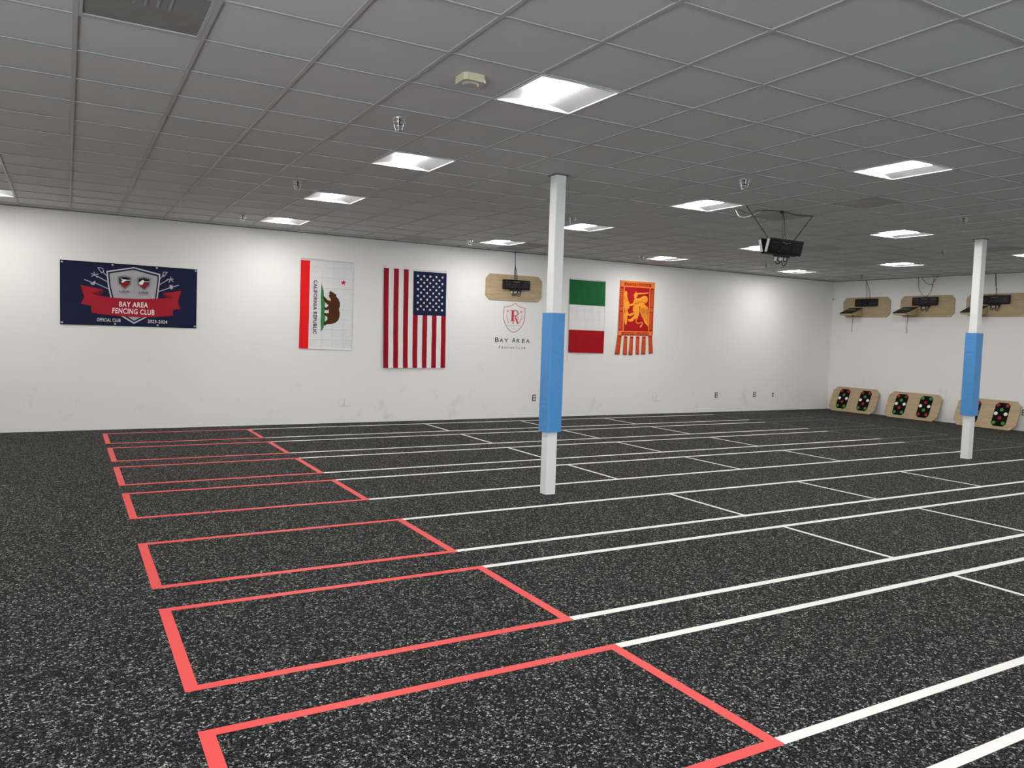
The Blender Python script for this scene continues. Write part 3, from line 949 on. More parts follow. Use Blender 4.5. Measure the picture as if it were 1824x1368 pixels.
for r in range(11):
    nn = 5 if r % 2 == 0 else 4
    v = 0.920 - r*(0.920-0.587)/10
    for k in range(nn):
        u = 0.535 + (k + (0 if nn == 5 else 0.5))*(0.935-0.535)/4
        stars.append([(u+(x)*1.0/1.185, v+y/1.765) for x, y in star(0, 0, 0.028, 1.57)])
art_mesh('cloth', [(UW, [rect(0, 1, 0, 1)]), (UR, red), (UB, canton), (UW, stars)], pl, root, 52, 70, step=0.0012)
bm = bmesh.new()
h0, h1 = pl(0, 0.985, 0.004), pl(1, 0.985, 0.004)
box(bm, h0[0], h1[0], h0[1]-0.006, h0[1], h0[2]-0.014, h0[2]+0.030)
mesh_obj('header_tape', bm, UW, root)
grommet(root, lambda u, v, o_: (pl(u, v, o_)[0], h0[1]-0.006, pl(u, v, o_)[2]), [(0.025, 0.988), (0.975, 0.988)], mat=simple('brass', (0.5, 0.33, 0.1), 0.3, metal=1.0))

# ---- italian tricolour, hung with its hoist along the top
IG = cloth('flag_italian_green', (0.006, 0.12, 0.030), 0.6, crease=0.4)
IW = cloth('flag_italian_white', (0.76, 0.75, 0.74), 0.6, crease=0.5)
IR = cloth('flag_italian_red', (0.36, 0.004, 0.010), 0.6, crease=0.3)
def idisp(u, v):
    return 0.005+0.004*math.sin(5*u+6*v)+0.012*math.exp(-((u-0.30-0.62*v)/0.07)**2)+0.002*math.sin(30*u+11*v)
pl = cloth_place(rel([(8.578, 2.728), (9.454, 2.728), (9.464, 1.264), (8.603, 1.271)], 8.6, 1.267), idisp)
root = thing('italian_flag', (8.6, YW, 1.267), 'green white and red tricolour flag hung vertically beside the near column', 'flag', 'flags on the back wall')
art_mesh('cloth', [(IW, [rect(0, 1, 0, 1)]), (IG, [rect(0, 1, 0.650, 0.985)]), (IR, [rect(0, 1, 0, 0.310)])], pl, root, 30, 50, step=0.0022)
grommet(root, pl, [(0.02, 0.99), (0.98, 0.99)], mat=DMET)

# ---- lion of Venice banner with six tails
VR = cloth('banner_venetian_red', (0.42, 0.007, 0.012), 0.6)
VO = cloth('banner_gold_orange', (0.82, 0.22, 0.035), 0.6)
VY = cloth('banner_yellow_gold', (0.86, 0.34, 0.03), 0.6)
VD = cloth('banner_line_red', (0.30, 0.008, 0.008), 0.6)
q = [(920, 155), (1415, 175), (1385, 1225), (868, 1225)]
g = quad_inv(q)
G = lambda pts: [g(p) for p in pts]
def vdisp(u, v):
    return 0.005+0.003*math.sin(8*u+5*v)+0.002*math.sin(21*v)
pl = cloth_place(rel([(9.820, 2.764), (10.728, 2.770), (10.756, 1.259), (9.800, 1.250)], 9.8, 1.24), vdisp)
root = thing('lion_banner', (9.8, YW, 1.24), 'red and gold winged lion banner with six hanging tails on the back wall', 'flag', 'flags on the back wall')
L = [(VO, [G([(920, 155), (1415, 175), (1385, 945), (885, 945)])])]
L.append((VR, [G(p) for p in ([(930, 183), (1408, 200), (1404, 240), (925, 225)], [(926, 243), (968, 245), (948, 880), (893, 880)], [(985, 246), (1340, 260), (1312, 888), (966, 884)],
        [(1355, 262), (1404, 262), (1378, 885), (1325, 888)], [(893, 902), (1376, 902), (1374, 948), (888, 948)])]))
# corner and side rosettes, border scrolls
orn = []
for (x, y) in ((953, 205), (1385, 222), (912, 925), (1345, 925)):
    orn.append(circle(x, y, 27, 12)); 
for (x, y) in ((1165, 213), (938, 562), (1362, 575), (1135, 925)):
    orn += [[circle(x, y, 27, 16), circle(x, y, 19, 16)], circle(x, y, 10, 10)]
def scroll(x0, y0, x1, y1, n_, amp, w):
    pts = []
    for k in range(n_*6+1):
        t = k/(n_*6)
        dx, dy = x1-x0, y1-y0
        Ln = math.hypot(dx, dy)
        s = math.sin(t*n_*2*math.pi)*amp
        pts.append((x0+dx*t-dy/Ln*s, y0+dy*t+dx/Ln*s))
    out = stroke(pts, w)
    for k in range(n_*2):
        t = (k+0.5)/(n_*2)
        s = -1 if k % 2 == 0 else 1
        dx, dy = x1-x0, y1-y0
        Ln = math.hypot(dx, dy)
        out.append(star(x0+dx*t-dy/Ln*amp*0.9*s, y0+dy*t+dx/Ln*amp*0.9*s, amp*0.75, k*0.7, 0.5))
    return out
for a in ((1000, 208, 1130, 210), (1200, 216, 1335, 222), (960, 925, 1100, 925), (1170, 925, 1310, 925)):
    orn += scroll(*a, 2, 11, 7)
for a in ((945, 270, 936, 520), (932, 610, 915, 860), (1382, 285, 1368, 530), (1360, 615, 1346, 860)):
    orn += scroll(*a, 4, 12, 7)
L.append((VO, [G(p) if not isinstance(p[0][0], (list, tuple)) else [G(l) for l in p] for p in orn]))
# ground strip, lion, sword, wing, tail
lion = [
 [(990, 305), (1010, 308), (1020, 340), (1015, 380), (1030, 440), (1045, 470), (1040, 500), (1050, 540), (1020, 580), (1030, 640), (1015, 700), (1012, 760), (1000, 798), (985, 790), (978, 740), (972, 650), (985, 600), (975, 540), (972, 460), (985, 400), (978, 350)],
 [(1025, 492), (1070, 490), (1100, 478), (1112, 505), (1075, 520), (1030, 522)],
 [(1100, 470), (1110, 430), (1150, 410), (1200, 400), (1260, 365), (1295, 375), (1312, 410), (1305, 455), (1270, 480), (1235, 500), (1205, 520), (1170, 540), (1120, 530), (1095, 500)],
 [(1112, 350), (1130, 330), (1152, 350), (1145, 400), (1160, 420), (1130, 435), (1112, 400)],
 [(1095, 530), (1180, 530), (1190, 570), (1185, 640), (1165, 690), (1120, 710), (1090, 745), (1060, 748), (1030, 735), (1020, 715), (1060, 712), (1085, 690), (1110, 660), (1125, 620), (1095, 590)],
 [(1020, 600), (1045, 640), (1085, 620), (1120, 610), (1120, 635), (1085, 655), (1060, 668), (1025, 655)],
]
L.append((VY, [G(p) for p in lion] + [G(p) for p in stroke([(1150, 350), (1320, 325)], 14)] + [G(p) for p in stroke([(1140, 345), (1230, 335)], 22)]
          + [G(p) for p in stroke([(1140, 315), (1160, 380)], 12)]
          + [G(p) for p in stroke([(1160, 690), (1140, 720), (1140, 750), (1160, 770), (1195, 765), (1225, 755), (1232, 775), (1210, 820), (1196, 825)], 12)]
          + [G([(1190, 820), (1205, 795), (1222, 790), (1218, 818), (1200, 832)])]))
wing = [G([(1195, 540), (1215, 510), (1260, 490), (1315, 540), (1318, 600), (1318, 700), (1315, 815), (1290, 790), (1262, 760), (1240, 700), (1215, 650), (1195, 600)])]
L.append((VY, wing))
ln = []
for k in range(6):
    ln += stroke([(1205+k*20, 560+k*2), (1222+k*17, 640+k*26)], 3.5)
    ln += stroke([(1200, 545+k*12), (1310, 562+k*14)], 3.0)
ln += stroke([(1230, 430), (1250, 425)], 6) + stroke([(1222, 460), (1245, 470), (1270, 462)], 5) + stroke([(1280, 400), (1290, 440), (1270, 470)], 4)
for k in range(7):
    ln.append(circle(1130+22*(k % 4), 450+34*(k//4)+(k % 2)*8, 6, 8))
    ln += stroke([(1115+18*k, 500-6*k), (1125+18*k, 480-6*k)], 5)
ln += stroke([(985, 420), (1020, 440), (990, 470)], 4) + stroke([(985, 560), (1015, 575), (985, 620)], 4)
L.append((VD, [G(p) for p in ln]))
art_mesh('cloth', L, pl, root, 24, 32, step=0.0008)
tails = [((882, 945), (942, 945), (908, 1228), (843, 1224)), ((972, 960), (1022, 962), (1010, 1234), (952, 1234)), ((1058, 962), (1106, 962), (1092, 1236), (1034, 1234)),
         ((1142, 962), (1196, 962), (1187, 1226), (1135, 1228)), ((1228, 962), (1284, 962), (1275, 1225), (1212, 1225)), ((1318, 945), (1375, 945), (1385, 1205), (1325, 1216))]
for (a, b, c, d) in tails:
    def L2(p, q_, t): return (p[0]+(q_[0]-p[0])*t, p[1]+(q_[1]-p[1])*t)
    def inn(u, v): return L2(L2(a, b, u), L2(d, c, u), v)
    Ls = [(VO, [G([a, b, c, d])]), (VR, [G([inn(0.12, 0.0), inn(0.88, 0.0), inn(0.88, 0.965), inn(0.12, 0.965)])])]
    m0, m1 = inn(0.5, 0.10), inn(0.5, 0.93)
    Ls.append((VO, [G(p) for p in scroll(m0[0], m0[1], m1[0], m1[1], 4, 12, 7)]))
    art_mesh('tail', Ls, pl, root, 12, 16, step=0.0005)
grommet(root, pl, [(0.02, 0.992), (0.5, 0.992), (0.98, 0.992)], mat=DMET, name='tack')

# ---- club crest and lettering on the wall
INKR = simple('crest_red_vinyl', (0.50, 0.012, 0.045), 0.5)
INKK = simple('letter_black_vinyl', (0.015, 0.015, 0.017), 0.5)
INKG = simple('pale_grey_vinyl', (0.46, 0.43, 0.44), 0.5)
q = [(285, 688), (705, 688), (705, 1247), (285, 1247)]
# drawing unit: one unit of the tracing = fixed metres, anchored at the crest tip
root = thing('wall_decal', (6.955, YW+0.0005, 1.305), 'red shield crest with black lettering stuck on the back wall under the plywood board', 'wall decal')
A0 = (285, 1247); sxm = (7.711-6.955)/(705-285); szm = (2.174-1.305)/(1247-688)
flat = lambda u, v, out: (u, -0.0005-out, v)
def dm(p):
    # the wall recedes to the right, so the traced lines slope; undo the slope
    return ((p[0]-A0[0])*sxm, (A0[1]+(p[0]-A0[0])*0.022-p[1])*szm)
D = lambda pts: [dm(p) for p in pts]
def smooth2(pts, sub=5): return [(v.x, v.y) for v in smooth_path([(p[0], p[1], 0) for p in pts], sub)]
left = smooth2([(383, 735), (380, 800), (380, 865), (395, 930), (425, 985), (462, 1024), (502, 1044)])
right = smooth2([(502, 1044), (545, 1024), (590, 985), (620, 930), (635, 870), (636, 800), (635, 747)])
topc = smooth2([(635, 747), (590, 738), (545, 716), (512, 690)]) + smooth2([(512, 690), (475, 715), (430, 732), (383, 735)])
red_ = stroke(left+right[1:]+topc[1:], 6)
# the big serif letter with its swash leg
red_ += [[(455, 774), (512, 774), (512, 781), (502, 783), (502, 898), (514, 901), (514, 908), (458, 908), (458, 901), (474, 898), (474, 783), (455, 781)]]
red_ += stroke(smooth2([(505, 777), (535, 778), (552, 800), (546, 830), (520, 845), (503, 846)]), 9)
red_ += stroke(smooth2([(520, 786), (538, 796), (540, 815), (528, 836)]), 3)
red_ += stroke(smooth2([(514, 850), (550, 856), (556, 875), (548, 890)]), 6)
red_ += [[(513, 862), (530, 862), (562, 932), (568, 938), (535, 938), (543, 932), (530, 905)]]
red_ += stroke([(518, 868), (508, 900)], 4)
red_ += [[(496, 908), (507, 935), (484, 935)]]
for (x0_, y0_, x1_, y1_) in ((412, 765, 458, 825), (608, 768, 560, 828)):
    red_ += stroke([(x0_, y0_), (x1_, y1_)], 2.5)
    mx_, my_ = x0_+(x1_-x0_)*0.35, y0_+(y1_-y0_)*0.35
    s = 1 if x1_ > x0_ else -1
    red_ += stroke([(mx_-8*s, my_+9), (mx_+10*s, my_-8)], 5) + stroke([(mx_-14*s, my_+2), (mx_-2*s, my_+12)], 4) + [circle(mx_+2*s, my_+2, 6, 10)]
for k in range(6):     # laurel leaves up both sides
    t = k/5
    xl, yl = 440-22*math.sin(t*1.7), 932-t*98
    xr, yr = 572+26*math.sin(t*1.7), 932-t*90
    for s in (-1, 1):
        red_.append([(xl+s*2, yl), (xl+s*(11-5*t), yl-9), (xl+s*4, yl-12), (xl, yl-4)])
        red_.append([(xr+s*2, yr), (xr+s*(11-5*t), yr-9), (xr+s*4, yr-12), (xr, yr-4)])
red_ += [star(502, 997, 8), star(480, 990, 5), star(527, 991, 5)]
# art_mesh grid works in 0..1 drawing space; lettering is flat so no grid is needed
art_mesh('crest', [(INKR, [D(p) for p in red_])], flat, root, 1, 1, thick=0.0008, smooth=False)
art_mesh('crest_lettering', [(INKG, [D(t) for t in put_text('Fencing Club', (502, 962), 155, 26, 1.3)])], flat, root, 1, 1, thick=0.0008, smooth=False)
def caps(words, y_base, x0_, x1_, hb, hs):
    """small capitals: (text, tall) runs placed left to right in given spans"""
    out = []
    for (s, a, b, tall) in words:
        h_ = hb if tall else hs
        yb = y_base + (a-x0_)*0.022
        out += put_text(s, ((a+b)/2, yb-h_/2), b-a, h_, 1.2, bold=0.012)
    return out
k1 = caps([('B', 286, 330, True), ('A', 338, 384, False), ('Y', 394, 444, False), ('A', 487, 533, True), ('R', 545, 585, False), ('E', 610, 647, False), ('A', 660, 706, False)], 1163, 285, 705, 57, 47)
k2 = caps([('F', 335, 352, True), ('E', 370, 387, False), ('N', 400, 420, False), ('C', 430, 448, False), ('I', 458, 461, False), ('N', 470, 489, False), ('G', 498, 518, False), ('C', 541, 561, True), ('L', 573, 588, False), ('U', 601, 621, False), ('B', 637, 656, False)], 1239, 335, 657, 28, 23)
art_mesh('club_name', [(INKK, [D(t) for t in k1+k2])], flat, root, 1, 1, thick=0.0008, smooth=False)

# ---------------------------------------------------------------- plywood boards and scoring machines
def ply_board(name, loc, w, h, c, rotz, label, cat, group, screws=True):
    """board in its own frame: u right, z up, front faces -y"""
    root = thing(name, loc, label, cat, group, rot=(0, 0, rotz))
    bm = bmesh.new()
    fs = prism(bm, chamfered(-w/2, w/2, 0, h, c), 0.0, -0.018, lambda u, v, d: (u, d, v))
    for f in fs[2:]: f.material_index = 1
    mesh_obj('panel', bm, [PLY, PLYE], root)
    if screws:
        for (u, v) in ((-w/2+0.10, h-0.10), (w/2-0.10, h-0.10), (w/2-0.10, 0.10), (-w/2+0.10, 0.10)):
            bm = bmesh.new()
            lathe(bm, [(0, 0), (0.006, 0), (0.005, 0.002), (0, 0.0025)], 10)
            bmesh.ops.transform(bm, matrix=Matrix.Translation((u, -0.018, v)) @ Matrix.Rotation(math.radians(90), 4, 'X'), verts=bm.verts)
            mesh_obj('screw', bm, DMET, root)
    return root

SEGS = {'a': (0, 1, 1, 1), 'b': (1, .5, 1, 1), 'c': (1, 0, 1, .5), 'd': (0, 0, 1, 0), 'e': (0, 0, 0, .5), 'f': (0, .5, 0, 1), 'g': (0, .5, 1, .5)}
def digit(bm, x, z, w, h, y, t=0.0035):
    for (x0_, z0_, x1_, z1_) in SEGS.values():
        xa, xb = x+x0_*w, x+x1_*w; za, zb = z+z0_*h, z+z1_*h
        if x0_ == x1_: box(bm, xa-t/2, xa+t/2, y-0.0006, y, za+t*0.6, zb-t*0.6)
        else: box(bm, xa+t*0.6, xb-t*0.6, y-0.0006, y, za-t/2, za+t/2)

def machine(loc, rot, label, group='scoring machines', digits=True, loops=True, w=0.58, h=0.18, d=0.05, cables=(), plain=False):
    """back face at y=0, front towards -y, z from 0 to h, centred in x"""
    root = thing('scoring_machine', loc, label, 'scoring machine', group, rot=rot)
    bm = bmesh.new(); box(bm, -w/2, w/2, -d, 0, 0, h, bevel=0.012, seg=3)
    mesh_obj('case', bm, BLACK, root, smooth=False)
    bm = bmesh.new(); box(bm, -w/2+0.018, w/2-0.018, -d-0.0015, -d, 0.018, h-0.016)
    face = mesh_obj('display_window', bm, SCREEN, root)
    y = -d-0.0016
    if digits:
        for x in (-0.235, -0.175, 0.130, 0.190):
            bm = bmesh.new(); digit(bm, x, 0.045, 0.034, 0.060, y)
            mesh_obj('score_digit', bm, SEG, root)
        for x in (-0.075, -0.025, 0.030):
            bm = bmesh.new(); digit(bm, x, 0.050, 0.028, 0.052, y, 0.003)
            mesh_obj('clock_digit', bm, SEG, root)
        for s in (-1, 1):
            bm = bmesh.new(); box(bm, s*0.20-0.06, s*0.20+0.06, y-0.0006, y, 0.124, 0.148)
            mesh_obj('touch_lamp', bm, SEGP, root)
    if plain:
        for s in (-1, 1):
            bm = bmesh.new(); box(bm, s*0.185-0.075, s*0.185+0.075, y-0.0006, y, 0.035, 0.095)
            mesh_obj('touch_lamp', bm, SEG if False else SEGP, root)
            bm = bmesh.new(); box(bm, s*0.17-0.03, s*0.17+0.03, y-0.0006, y, 0.120, 0.128)
            mesh_obj('printed_mark', bm, SEG, root)
        bm = bmesh.new(); box(bm, -0.03, 0.03, y-0.0006, y, 0.040, 0.052); prism(bm, [(-0.018, 0.112), (0.018, 0.112), (0, 0.134)], y-0.0006, y, lambda u, v, dd: (u, dd, v))
        mesh_obj('printed_mark', bm, SEG, root)
    else:
        bm = bmesh.new()
        for (a, b_, z) in ((-0.075, -0.035, 0.140), (-0.025, 0.015, 0.132), (0.025, 0.060, 0.140)):
            box(bm, a, b_, y-0.0006, y, z, z+0.005)
        mesh_obj('printed_mark', bm, MARK, root)
        bm = bmesh.new(); box(bm, -0.115, -0.090, y-0.0006, y, 0.030, 0.040)
        mesh_obj('red_lamp', bm, REDM, root)
    if loops:
        bm = bmesh.new(); box(bm, -0.13, 0.11, -d+0.004, -0.006, -0.032, 0.002, bevel=0.004)
        mesh_obj('connector_box', bm, BLACKM, root)
        bm = bmesh.new()
        for (x0_, x1_, dz) in ((-0.09, -0.01, 0.085), (-0.07, 0.0, 0.055), (0.02, 0.09, 0.10), (0.035, 0.075, 0.05)):
            tube(bm, smooth_path([(x0_, -0.025, -0.030), (x0_-0.004, -0.028, -0.030-dz*0.6), ((x0_+x1_)/2, -0.032, -0.030-dz), (x1_+0.004, -0.03, -0.030-dz*0.6), (x1_, -0.025, -0.030)]), 0.0062, 6)
        mesh_obj('cable_loop', bm, CABLE, root)
        bm = bmesh.new()
        for (x0_, dz) in ((-0.10, 0.05), (-0.03, 0.045), (0.0, 0.04), (0.055, 0.035)):
            box(bm, x0_-0.009, x0_+0.009, -0.038, -0.020, -0.032-dz, -0.030)
        mesh_obj('plug', bm, CABLEW, root)
    for k, pts in enumerate(cables):
        bm = bmesh.new(); tube(bm, smooth_path(pts, 8), 0.005, 6)
        mesh_obj('cable', bm, CABLE, root)
    return root

# back wall
ply_board('plywood_board', (7.33, YW, 2.225), 1.215, 0.480, 0.085, 0, 'tan plywood board with cut corners on the back wall above the red crest', 'plywood board', 'plywood mounting boards', screws=True)
BZ = H-2.434
machine((7.352, YW-0.0215, 2.434), (0, 0, 0), 'black scoring machine on the back wall plywood board', cables=(
    [(-0.035, -0.02, 0.17), (-0.045, -0.015, 0.28), (-0.03, -0.012, 0.42), (-0.035, -0.012, BZ-0.02)],
    [(-0.005, -0.02, 0.17), (-0.015, -0.015, 0.26), (-0.028, -0.012, 0.42), (-0.035, -0.01, BZ-0.02)],
    [(0.02, -0.02, 0.175), (0.018, -0.018, 0.24), (0.0, -0.014, 0.33), (-0.028, -0.012, 0.45)]))
bm = bmesh.new(); lathe(bm, [(0, 0), (0.016, 0), (0.014, -0.02), (0, -0.02)], 12)
o = mesh_obj('cable_grommet', bm, CABLE); o.location = (7.317, YW-0.02, H-0.01)
tag(o, 'small black plug where the cable meets the ceiling above the back wall plywood board', 'cable grommet')

# right wall: board centres along y; local x runs towards -y, front faces -x
RZ = math.radians(-90)      # local -y -> world -x ; local +x -> world -y
def rloc(y, z, out=0.0): return (XR-0.001-out, y, z)
RB = [(11.868, 'leftmost, nearest the room corner'), (10.373, 'middle, second from the room corner'), (8.885, 'rightmost, partly behind the far column')]
for k, (yc, wh) in enumerate(RB):
    ply_board('plywood_board', rloc(yc, 2.258), 1.245, 0.472, 0.085, RZ, 'plywood board high on the right wall, ' + wh, 'plywood board', 'plywood mounting boards')
    mc = yc - 0.018 if k == 0 else yc + 0.028
    top = H-2.513
    if k == 0:
        cb = ([(-0.005, -0.02, 0.17), (-0.01, -0.012, 0.30), (-0.025, -0.01, 0.45), (-0.045, -0.01, top-0.01)], [(0.085, -0.02, 0.17), (0.075, -0.012, 0.30), (0.03, -0.01, 0.43), (-0.04, -0.01, top-0.01)])
    elif k == 1:
        cb = ([(0.005, -0.02, 0.17), (-0.10, -0.012, 0.26), (-0.17, -0.010, 0.38), (-0.19, -0.01, top-0.01)], [(0.0, -0.02, 0.17), (0.09, -0.012, 0.27), (0.135, -0.010, 0.40), (0.17, -0.01, top-0.01)],
              [(0.128, -0.012, 0.42), (0.16, -0.010, 0.50), (0.24, -0.01, top-0.01)], [(-0.12, -0.01, top-0.01), (-0.02, -0.012, 0.50), (0.08, -0.012, 0.455), (0.13, -0.011, 0.47)])
    else:
        cb = ([(-0.03, -0.02, 0.17), (0.01, -0.012, 0.27), (-0.02, -0.01, 0.42), (-0.03, -0.01, top-0.01)], [(0.03, -0.02, 0.17), (0.0, -0.012, 0.30), (-0.01, -0.01, 0.46), (-0.025, -0.01, top-0.01)])
    machine(rloc(mc, 2.513, 0.0215), (0, 0, RZ), 'black scoring machine on the %s plywood board of the right wall' % ('leftmost', 'middle', 'rightmost')[k], digits=(k > 0), plain=(k == 0), loops=(k > 0), cables=cb)
    # sloping reel shelf
    ys = (12.125, 10.745, 9.235)[k]
    root = thing('equipment_shelf', rloc(ys, 2.30, 0.0215), 'sloping black topped wooden shelf sticking out of the %s board on the right wall' % ('leftmost', 'middle', 'rightmost')[k], 'shelf', 'sloping shelves on the right wall', rot=(0, 0, RZ))
    w2 = 0.16
    zb_, zf_ = 0.185, 0.045           # back and front heights of the top
    bm = bmesh.new()
    prism(bm, [(0.0, zb_), (-0.385, zf_), (-0.385, zf_-0.012), (0.0, zb_-0.012)], -w2-0.012, w2+0.012, lambda u, v, dd: (dd, u, v))
    mesh_obj('top_panel', bm, BLACKM, root)
    bm = bmesh.new()
    prism(bm, [(-0.15, zb_-0.052), (-0.16, zb_-0.056), (-0.16, zb_-0.050), (-0.15, zb_-0.047)], -w2+0.03, w2-0.06, lambda u, v, dd: (dd, u, v))
    mesh_obj('stop_strip', bm, MARK, root)
    bm = bmesh.new(); box(bm, -w2, w2, -0.375, -0.357, zf_-0.050, zf_-0.010)
    mesh_obj('front_lip', bm, PLY, root)
    for s in (-1, 1):
        bm = bmesh.new()
        prism(bm, [(-0.001, zb_-0.013), (-0.357, zf_-0.004), (-0.357, zf_-0.045), (-0.25, zf_-0.045), (-0.001, -0.01)], s*w2-0.009, s*w2+0.009, lambda u, v, dd: (dd, u, v))
        mesh_obj('side_bracket', bm, PLY, root)
    bm = bmesh.new(); box(bm, -w2+0.01, w2-0.01, -0.33, -0.05, zf_-0.052, zf_-0.044)
    mesh_obj('bottom_panel', bm, PLY, root)
    if k < 2:
        L0 = 0.34 if k == 0 else 0.36
        bm = bmesh.new()
        y0_ = -0.30
        xk = w2-0.02
        tube(bm, smooth_path([(xk, y0_, -0.01), (xk+0.004, y0_, -0.05), (xk-0.002, y0_, -0.05-L0*0.5), (xk-0.004, y0_, -0.05-L0)]), 0.0055 if k == 0 else 0.004, 6)
        if k == 1:
            tube(bm, smooth_path([(xk+0.012, y0_, -0.02), (xk+0.010, y0_, -0.06), (xk+0.003, y0_-0.004, -0.25), (xk+0.010, y0_, -0.38), (xk-0.002, y0_, -0.415)]), 0.004, 6)
        o = thing('body_cord', root.location, 'thin grey green cord dangling from the %s sloping shelf' % ('leftmost' if k == 0 else 'middle'), 'cord', rot=(0, 0, RZ))
        mesh_obj('cord', bm, CORD, o)
        bm = bmesh.new(); box(bm, xk-0.012, xk+0.014, y0_-0.012, y0_+0.012, -0.030, 0.006, bevel=0.003)
        mesh_obj('plug', bm, BLACKM, o)

# small corner camera
root = thing('wall_sensor', (XR-0.001, 12.755, 2.70), 'tiny white wall sensor with a black eye near the room corner', 'sensor', rot=(0, 0, RZ))
bm = bmesh.new(); box(bm, -0.03, 0.03, -0.035, 0, -0.035, 0.035, bevel=0.006); mesh_obj('case', bm, PLATE_W, root)
bm = bmesh.new(); box(bm, -0.028, -0.004, -0.040, -0.035, -0.018, 0.022, bevel=0.004); mesh_obj('eye', bm, BLACK, root)

# ---------------------------------------------------------------- target boards leaning on the right wall
def target(yc, label, flips):
    Lb, foot = 0.615, 0.225
    tilt = math.asin(foot/Lb)
    w = 1.25
    root = thing('target_board', (XR-foot-0.019, yc, 0.004), label, 'target board', 'foam target boards on the floor', rot=(0, 0, RZ))
    ca, sa = math.cos(tilt), math.sin(tilt)
    def mp_(u, v, d):     # v along the board, d outward of its face
        return (u, v*sa - d*ca, v*ca + d*sa)
    bm = bmesh.new()
    fs = prism(bm, chamfered(-w/2, w/2, 0, Lb, 0.10), -0.016, 0.0, mp_)
    for f in fs[2:]: f.material_index = 1
    mesh_obj('panel', bm, [PLY, PLYE], root)
    for s, flip in zip((-1, 1), flips):
        uc = s*0.286
        bm = bmesh.new(); prism(bm, chamfered(uc-0.140, uc+0.140, 0.065, 0.560, 0.05), 0.0, 0.010, mp_)
        pd = mesh_obj('target_pad', bm, PADB, root)
        R_, G_ = (DOT_G, DOT_R) if flip else (DOT_R, DOT_G)
        for (du, v, mt, nm) in ((-0.090, 0.505, R_, 0), (0.090, 0.505, R_, 0), (0, 0.410, G_, 0), (-0.095, 0.325, DOT_W, 0), (0.095, 0.325, DOT_W, 0), (0, 0.235, R_, 0), (-0.090, 0.130, G_, 0), (0.090, 0.130, G_, 0)):
            bm = bmesh.new()
            prism(bm, circle(uc+du, v, 0.036, 24), 0.010, 0.015, mp_)
            d_ = mesh_obj('target_dot', bm, mt, pd)
            d_['label'] = {DOT_R.name: 'red dot', DOT_G.name: 'green dot', DOT_W.name: 'white dot'}[mt.name]
    return root
target(11.975, 'plywood target board leaning on the right wall, nearest the room corner', (False, False))
target(10.485, 'middle leaning plywood target board, its right pad with green dots on top', (False, True))
target(8.885, 'plywood target board leaning behind the far column', (False, False))

# ---------------------------------------------------------------- hanging pair of machines
HY = 6.52
HX = 7.405
zt, zb2 = 2.822, 2.640
tl = math.radians(15)
cx_ = HX
front = machine((cx_, 6.548, zb2), (tl, 0, 0), 'black scoring machine hung from the ceiling on black wires, facing the camera', 'hanging scoring machines', cables=(
    [(-0.03, -0.02, 0.175), (-0.045, 0.03, 0.26), (-0.045, 0.06, 0.37), (-0.05, 0.105, 0.49)], [(0.0, -0.02, 0.175), (-0.015, 0.02, 0.27), (-0.02, 0.055, 0.38), (-0.045, 0.105, 0.49)]))
back = machine((cx_, 6.553, zb2), (tl, 0, math.pi), 'black scoring machine hanging from the ceiling, back to back behind the front one', 'hanging scoring machines', loops=False)
for m_, s in ((front, 1), (back, -1)):
    bm = bmesh.new(); box(bm, -0.292, -0.2895, -0.044, -0.006, 0.015, 0.165)
    if s < 0:
        bmesh.ops.transform(bm, matrix=Matrix.Scale(-1, 4, (1, 0, 0)), verts=bm.verts)
    mesh_obj('end_bracket', bm, simple('dull_grey_bracket', (0.15, 0.15, 0.15), 0.6), m_)
bpy.context.view_layer.update()
def hung(name, bm, mat):
    # a wire or cable of the hanging machine, laid out upright from the machine's top
    bmesh.ops.transform(bm, matrix=front.matrix_basis.inverted() @ Matrix.Translation((cx_, HY, zt)), verts=bm.verts)
    mesh_obj(name, bm, mat, front)
for (xa, xm) in ((gx(6.03), cx_-0.286), (gx(7.89), cx_+0.16)):
    bm = bmesh.new(); tube(bm, [(xa-cx_, gy(6)-HY, H-zt), (xm-cx_, -0.018, -0.012)], 0.0055, 6)
    hung('wire', bm, CABLE)
bm = bmesh.new()
tube(bm, smooth_path([(gx(6.25)-cx_, gy(6.4)-HY, H-zt), (gx(6.4)-cx_, gy(6.3)-HY, H-zt-0.05), (gx(6.5)-cx_, gy(6.15)-HY, H-zt-0.02), (gx(7.02)-cx_, gy(6.02)-HY, H-zt-0.006), (gx(7.5)-cx_, gy(6.1)-HY, H-zt-0.012), (gx(7.9)-cx_, gy(6.0)-HY, H-zt-0.006)], 5), 0.0045, 6)
hung('slack_cable', bm, CABLE)
bm = bmesh.new()
tube(bm, smooth_path([(gx(6.2)-cx_, gy(6.45)-HY, H-zt), (gx(6.3)-cx_, gy(6.4)-HY, H-zt-0.085), (gx(6.5)-cx_, gy(6.35)-HY, H-zt-0.07), (gx(6.75)-cx_, gy(6.3)-HY, H-zt-0.005)], 6), 0.004, 6)
hung('white_cable', bm, CABLEW)
bm = bmesh.new(); box(bm, gx(7.0)-cx_-0.015, gx(7.0)-cx_+0.015, gy(6)-HY-0.015, gy(6)-HY+0.015, H-zt-0.035, H-zt-0.001)
hung('ceiling_hook', bm, CABLE)

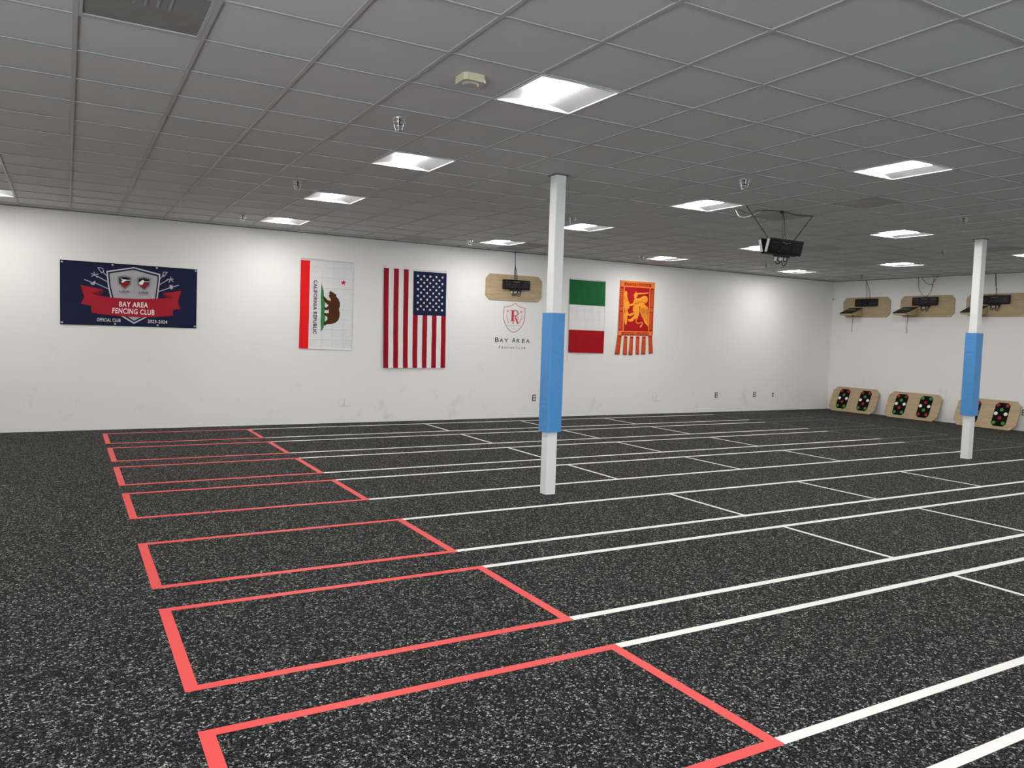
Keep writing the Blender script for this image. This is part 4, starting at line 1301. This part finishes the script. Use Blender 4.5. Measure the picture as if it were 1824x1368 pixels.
# ---------------------------------------------------------------- outlets and blank plates
def outlet(x, z, label, wall='b', dark=True, tiny=False):
    if wall == 'b': loc, rz = (x, YW, z), 0
    else: loc, rz = (XR-0.001, x, z), RZ
    root = thing('wall_outlet', loc, label, 'wall outlet', 'wall outlets', rot=(0, 0, rz))
    w, h = (0.040, 0.060)
    bm = bmesh.new(); box(bm, -w, w, -0.006, 0, -h, h, bevel=0.002)
    mesh_obj('cover_plate', bm, PLATE_D if dark else PLATE_W, root)
    for s in (-1, 1):
        bm = bmesh.new(); prism(bm, chamfered(-0.022, 0.022, s*0.026-0.018, s*0.026+0.018, 0.006), -0.006, -0.010, lambda u, v, d: (u, d, v))
        mesh_obj('receptacle', bm, PLATE_W if dark else PLATE_D, root)
outlet(7.852, 0.379, 'dark outlet plate on the back wall beside the near blue pad')
outlet(12.640, 0.382, 'dark outlet plate on the back wall, left of the two right ones')
outlet(13.841, 0.382, 'dark outlet plate on the back wall, second from the room corner')
outlet(14.446, 0.370, 'pale outlet with dark sockets on the back wall, nearest the room corner', dark=False)
outlet(8.225, 0.368, 'dark outlet on the right wall at the right edge of the photo', wall='r')
def blank(x, z, label, w=0.040, h=0.064):
    root = thing('blank_plate', (x, YW, z), label, 'wall plate', 'white blank wall plates')
    bm = bmesh.new(); box(bm, -w, w, -0.013, 0, -h, h, bevel=0.003)
    mesh_obj('plate', bm, PLATE_W, root)
    bm = bmesh.new()
    for s in (-1, 1): lathe(bm, [(0, 0), (0.004, 0), (0.003, 0.0015), (0, 0.0015)], 8)
    bmesh.ops.transform(bm, matrix=Matrix.Translation((0, -0.013, 0.041)) @ Matrix.Rotation(math.radians(90), 4, 'X'), verts=bm.verts)
    mesh_obj('screw', bm, STEEL, root)
blank(4.033, 0.357, 'left of the two white blank plates under the bear flag')
blank(4.126, 0.355, 'right of the two white blank plates under the bear flag')
blank(10.855, 0.342, 'left of the two white blank plates under the lion banner')
blank(10.942, 0.344, 'right of the two white blank plates under the lion banner')
blank(8.62, 1.17, 'white blank plate right of the near blue pad, below the tricolour flag', 0.035, 0.06)
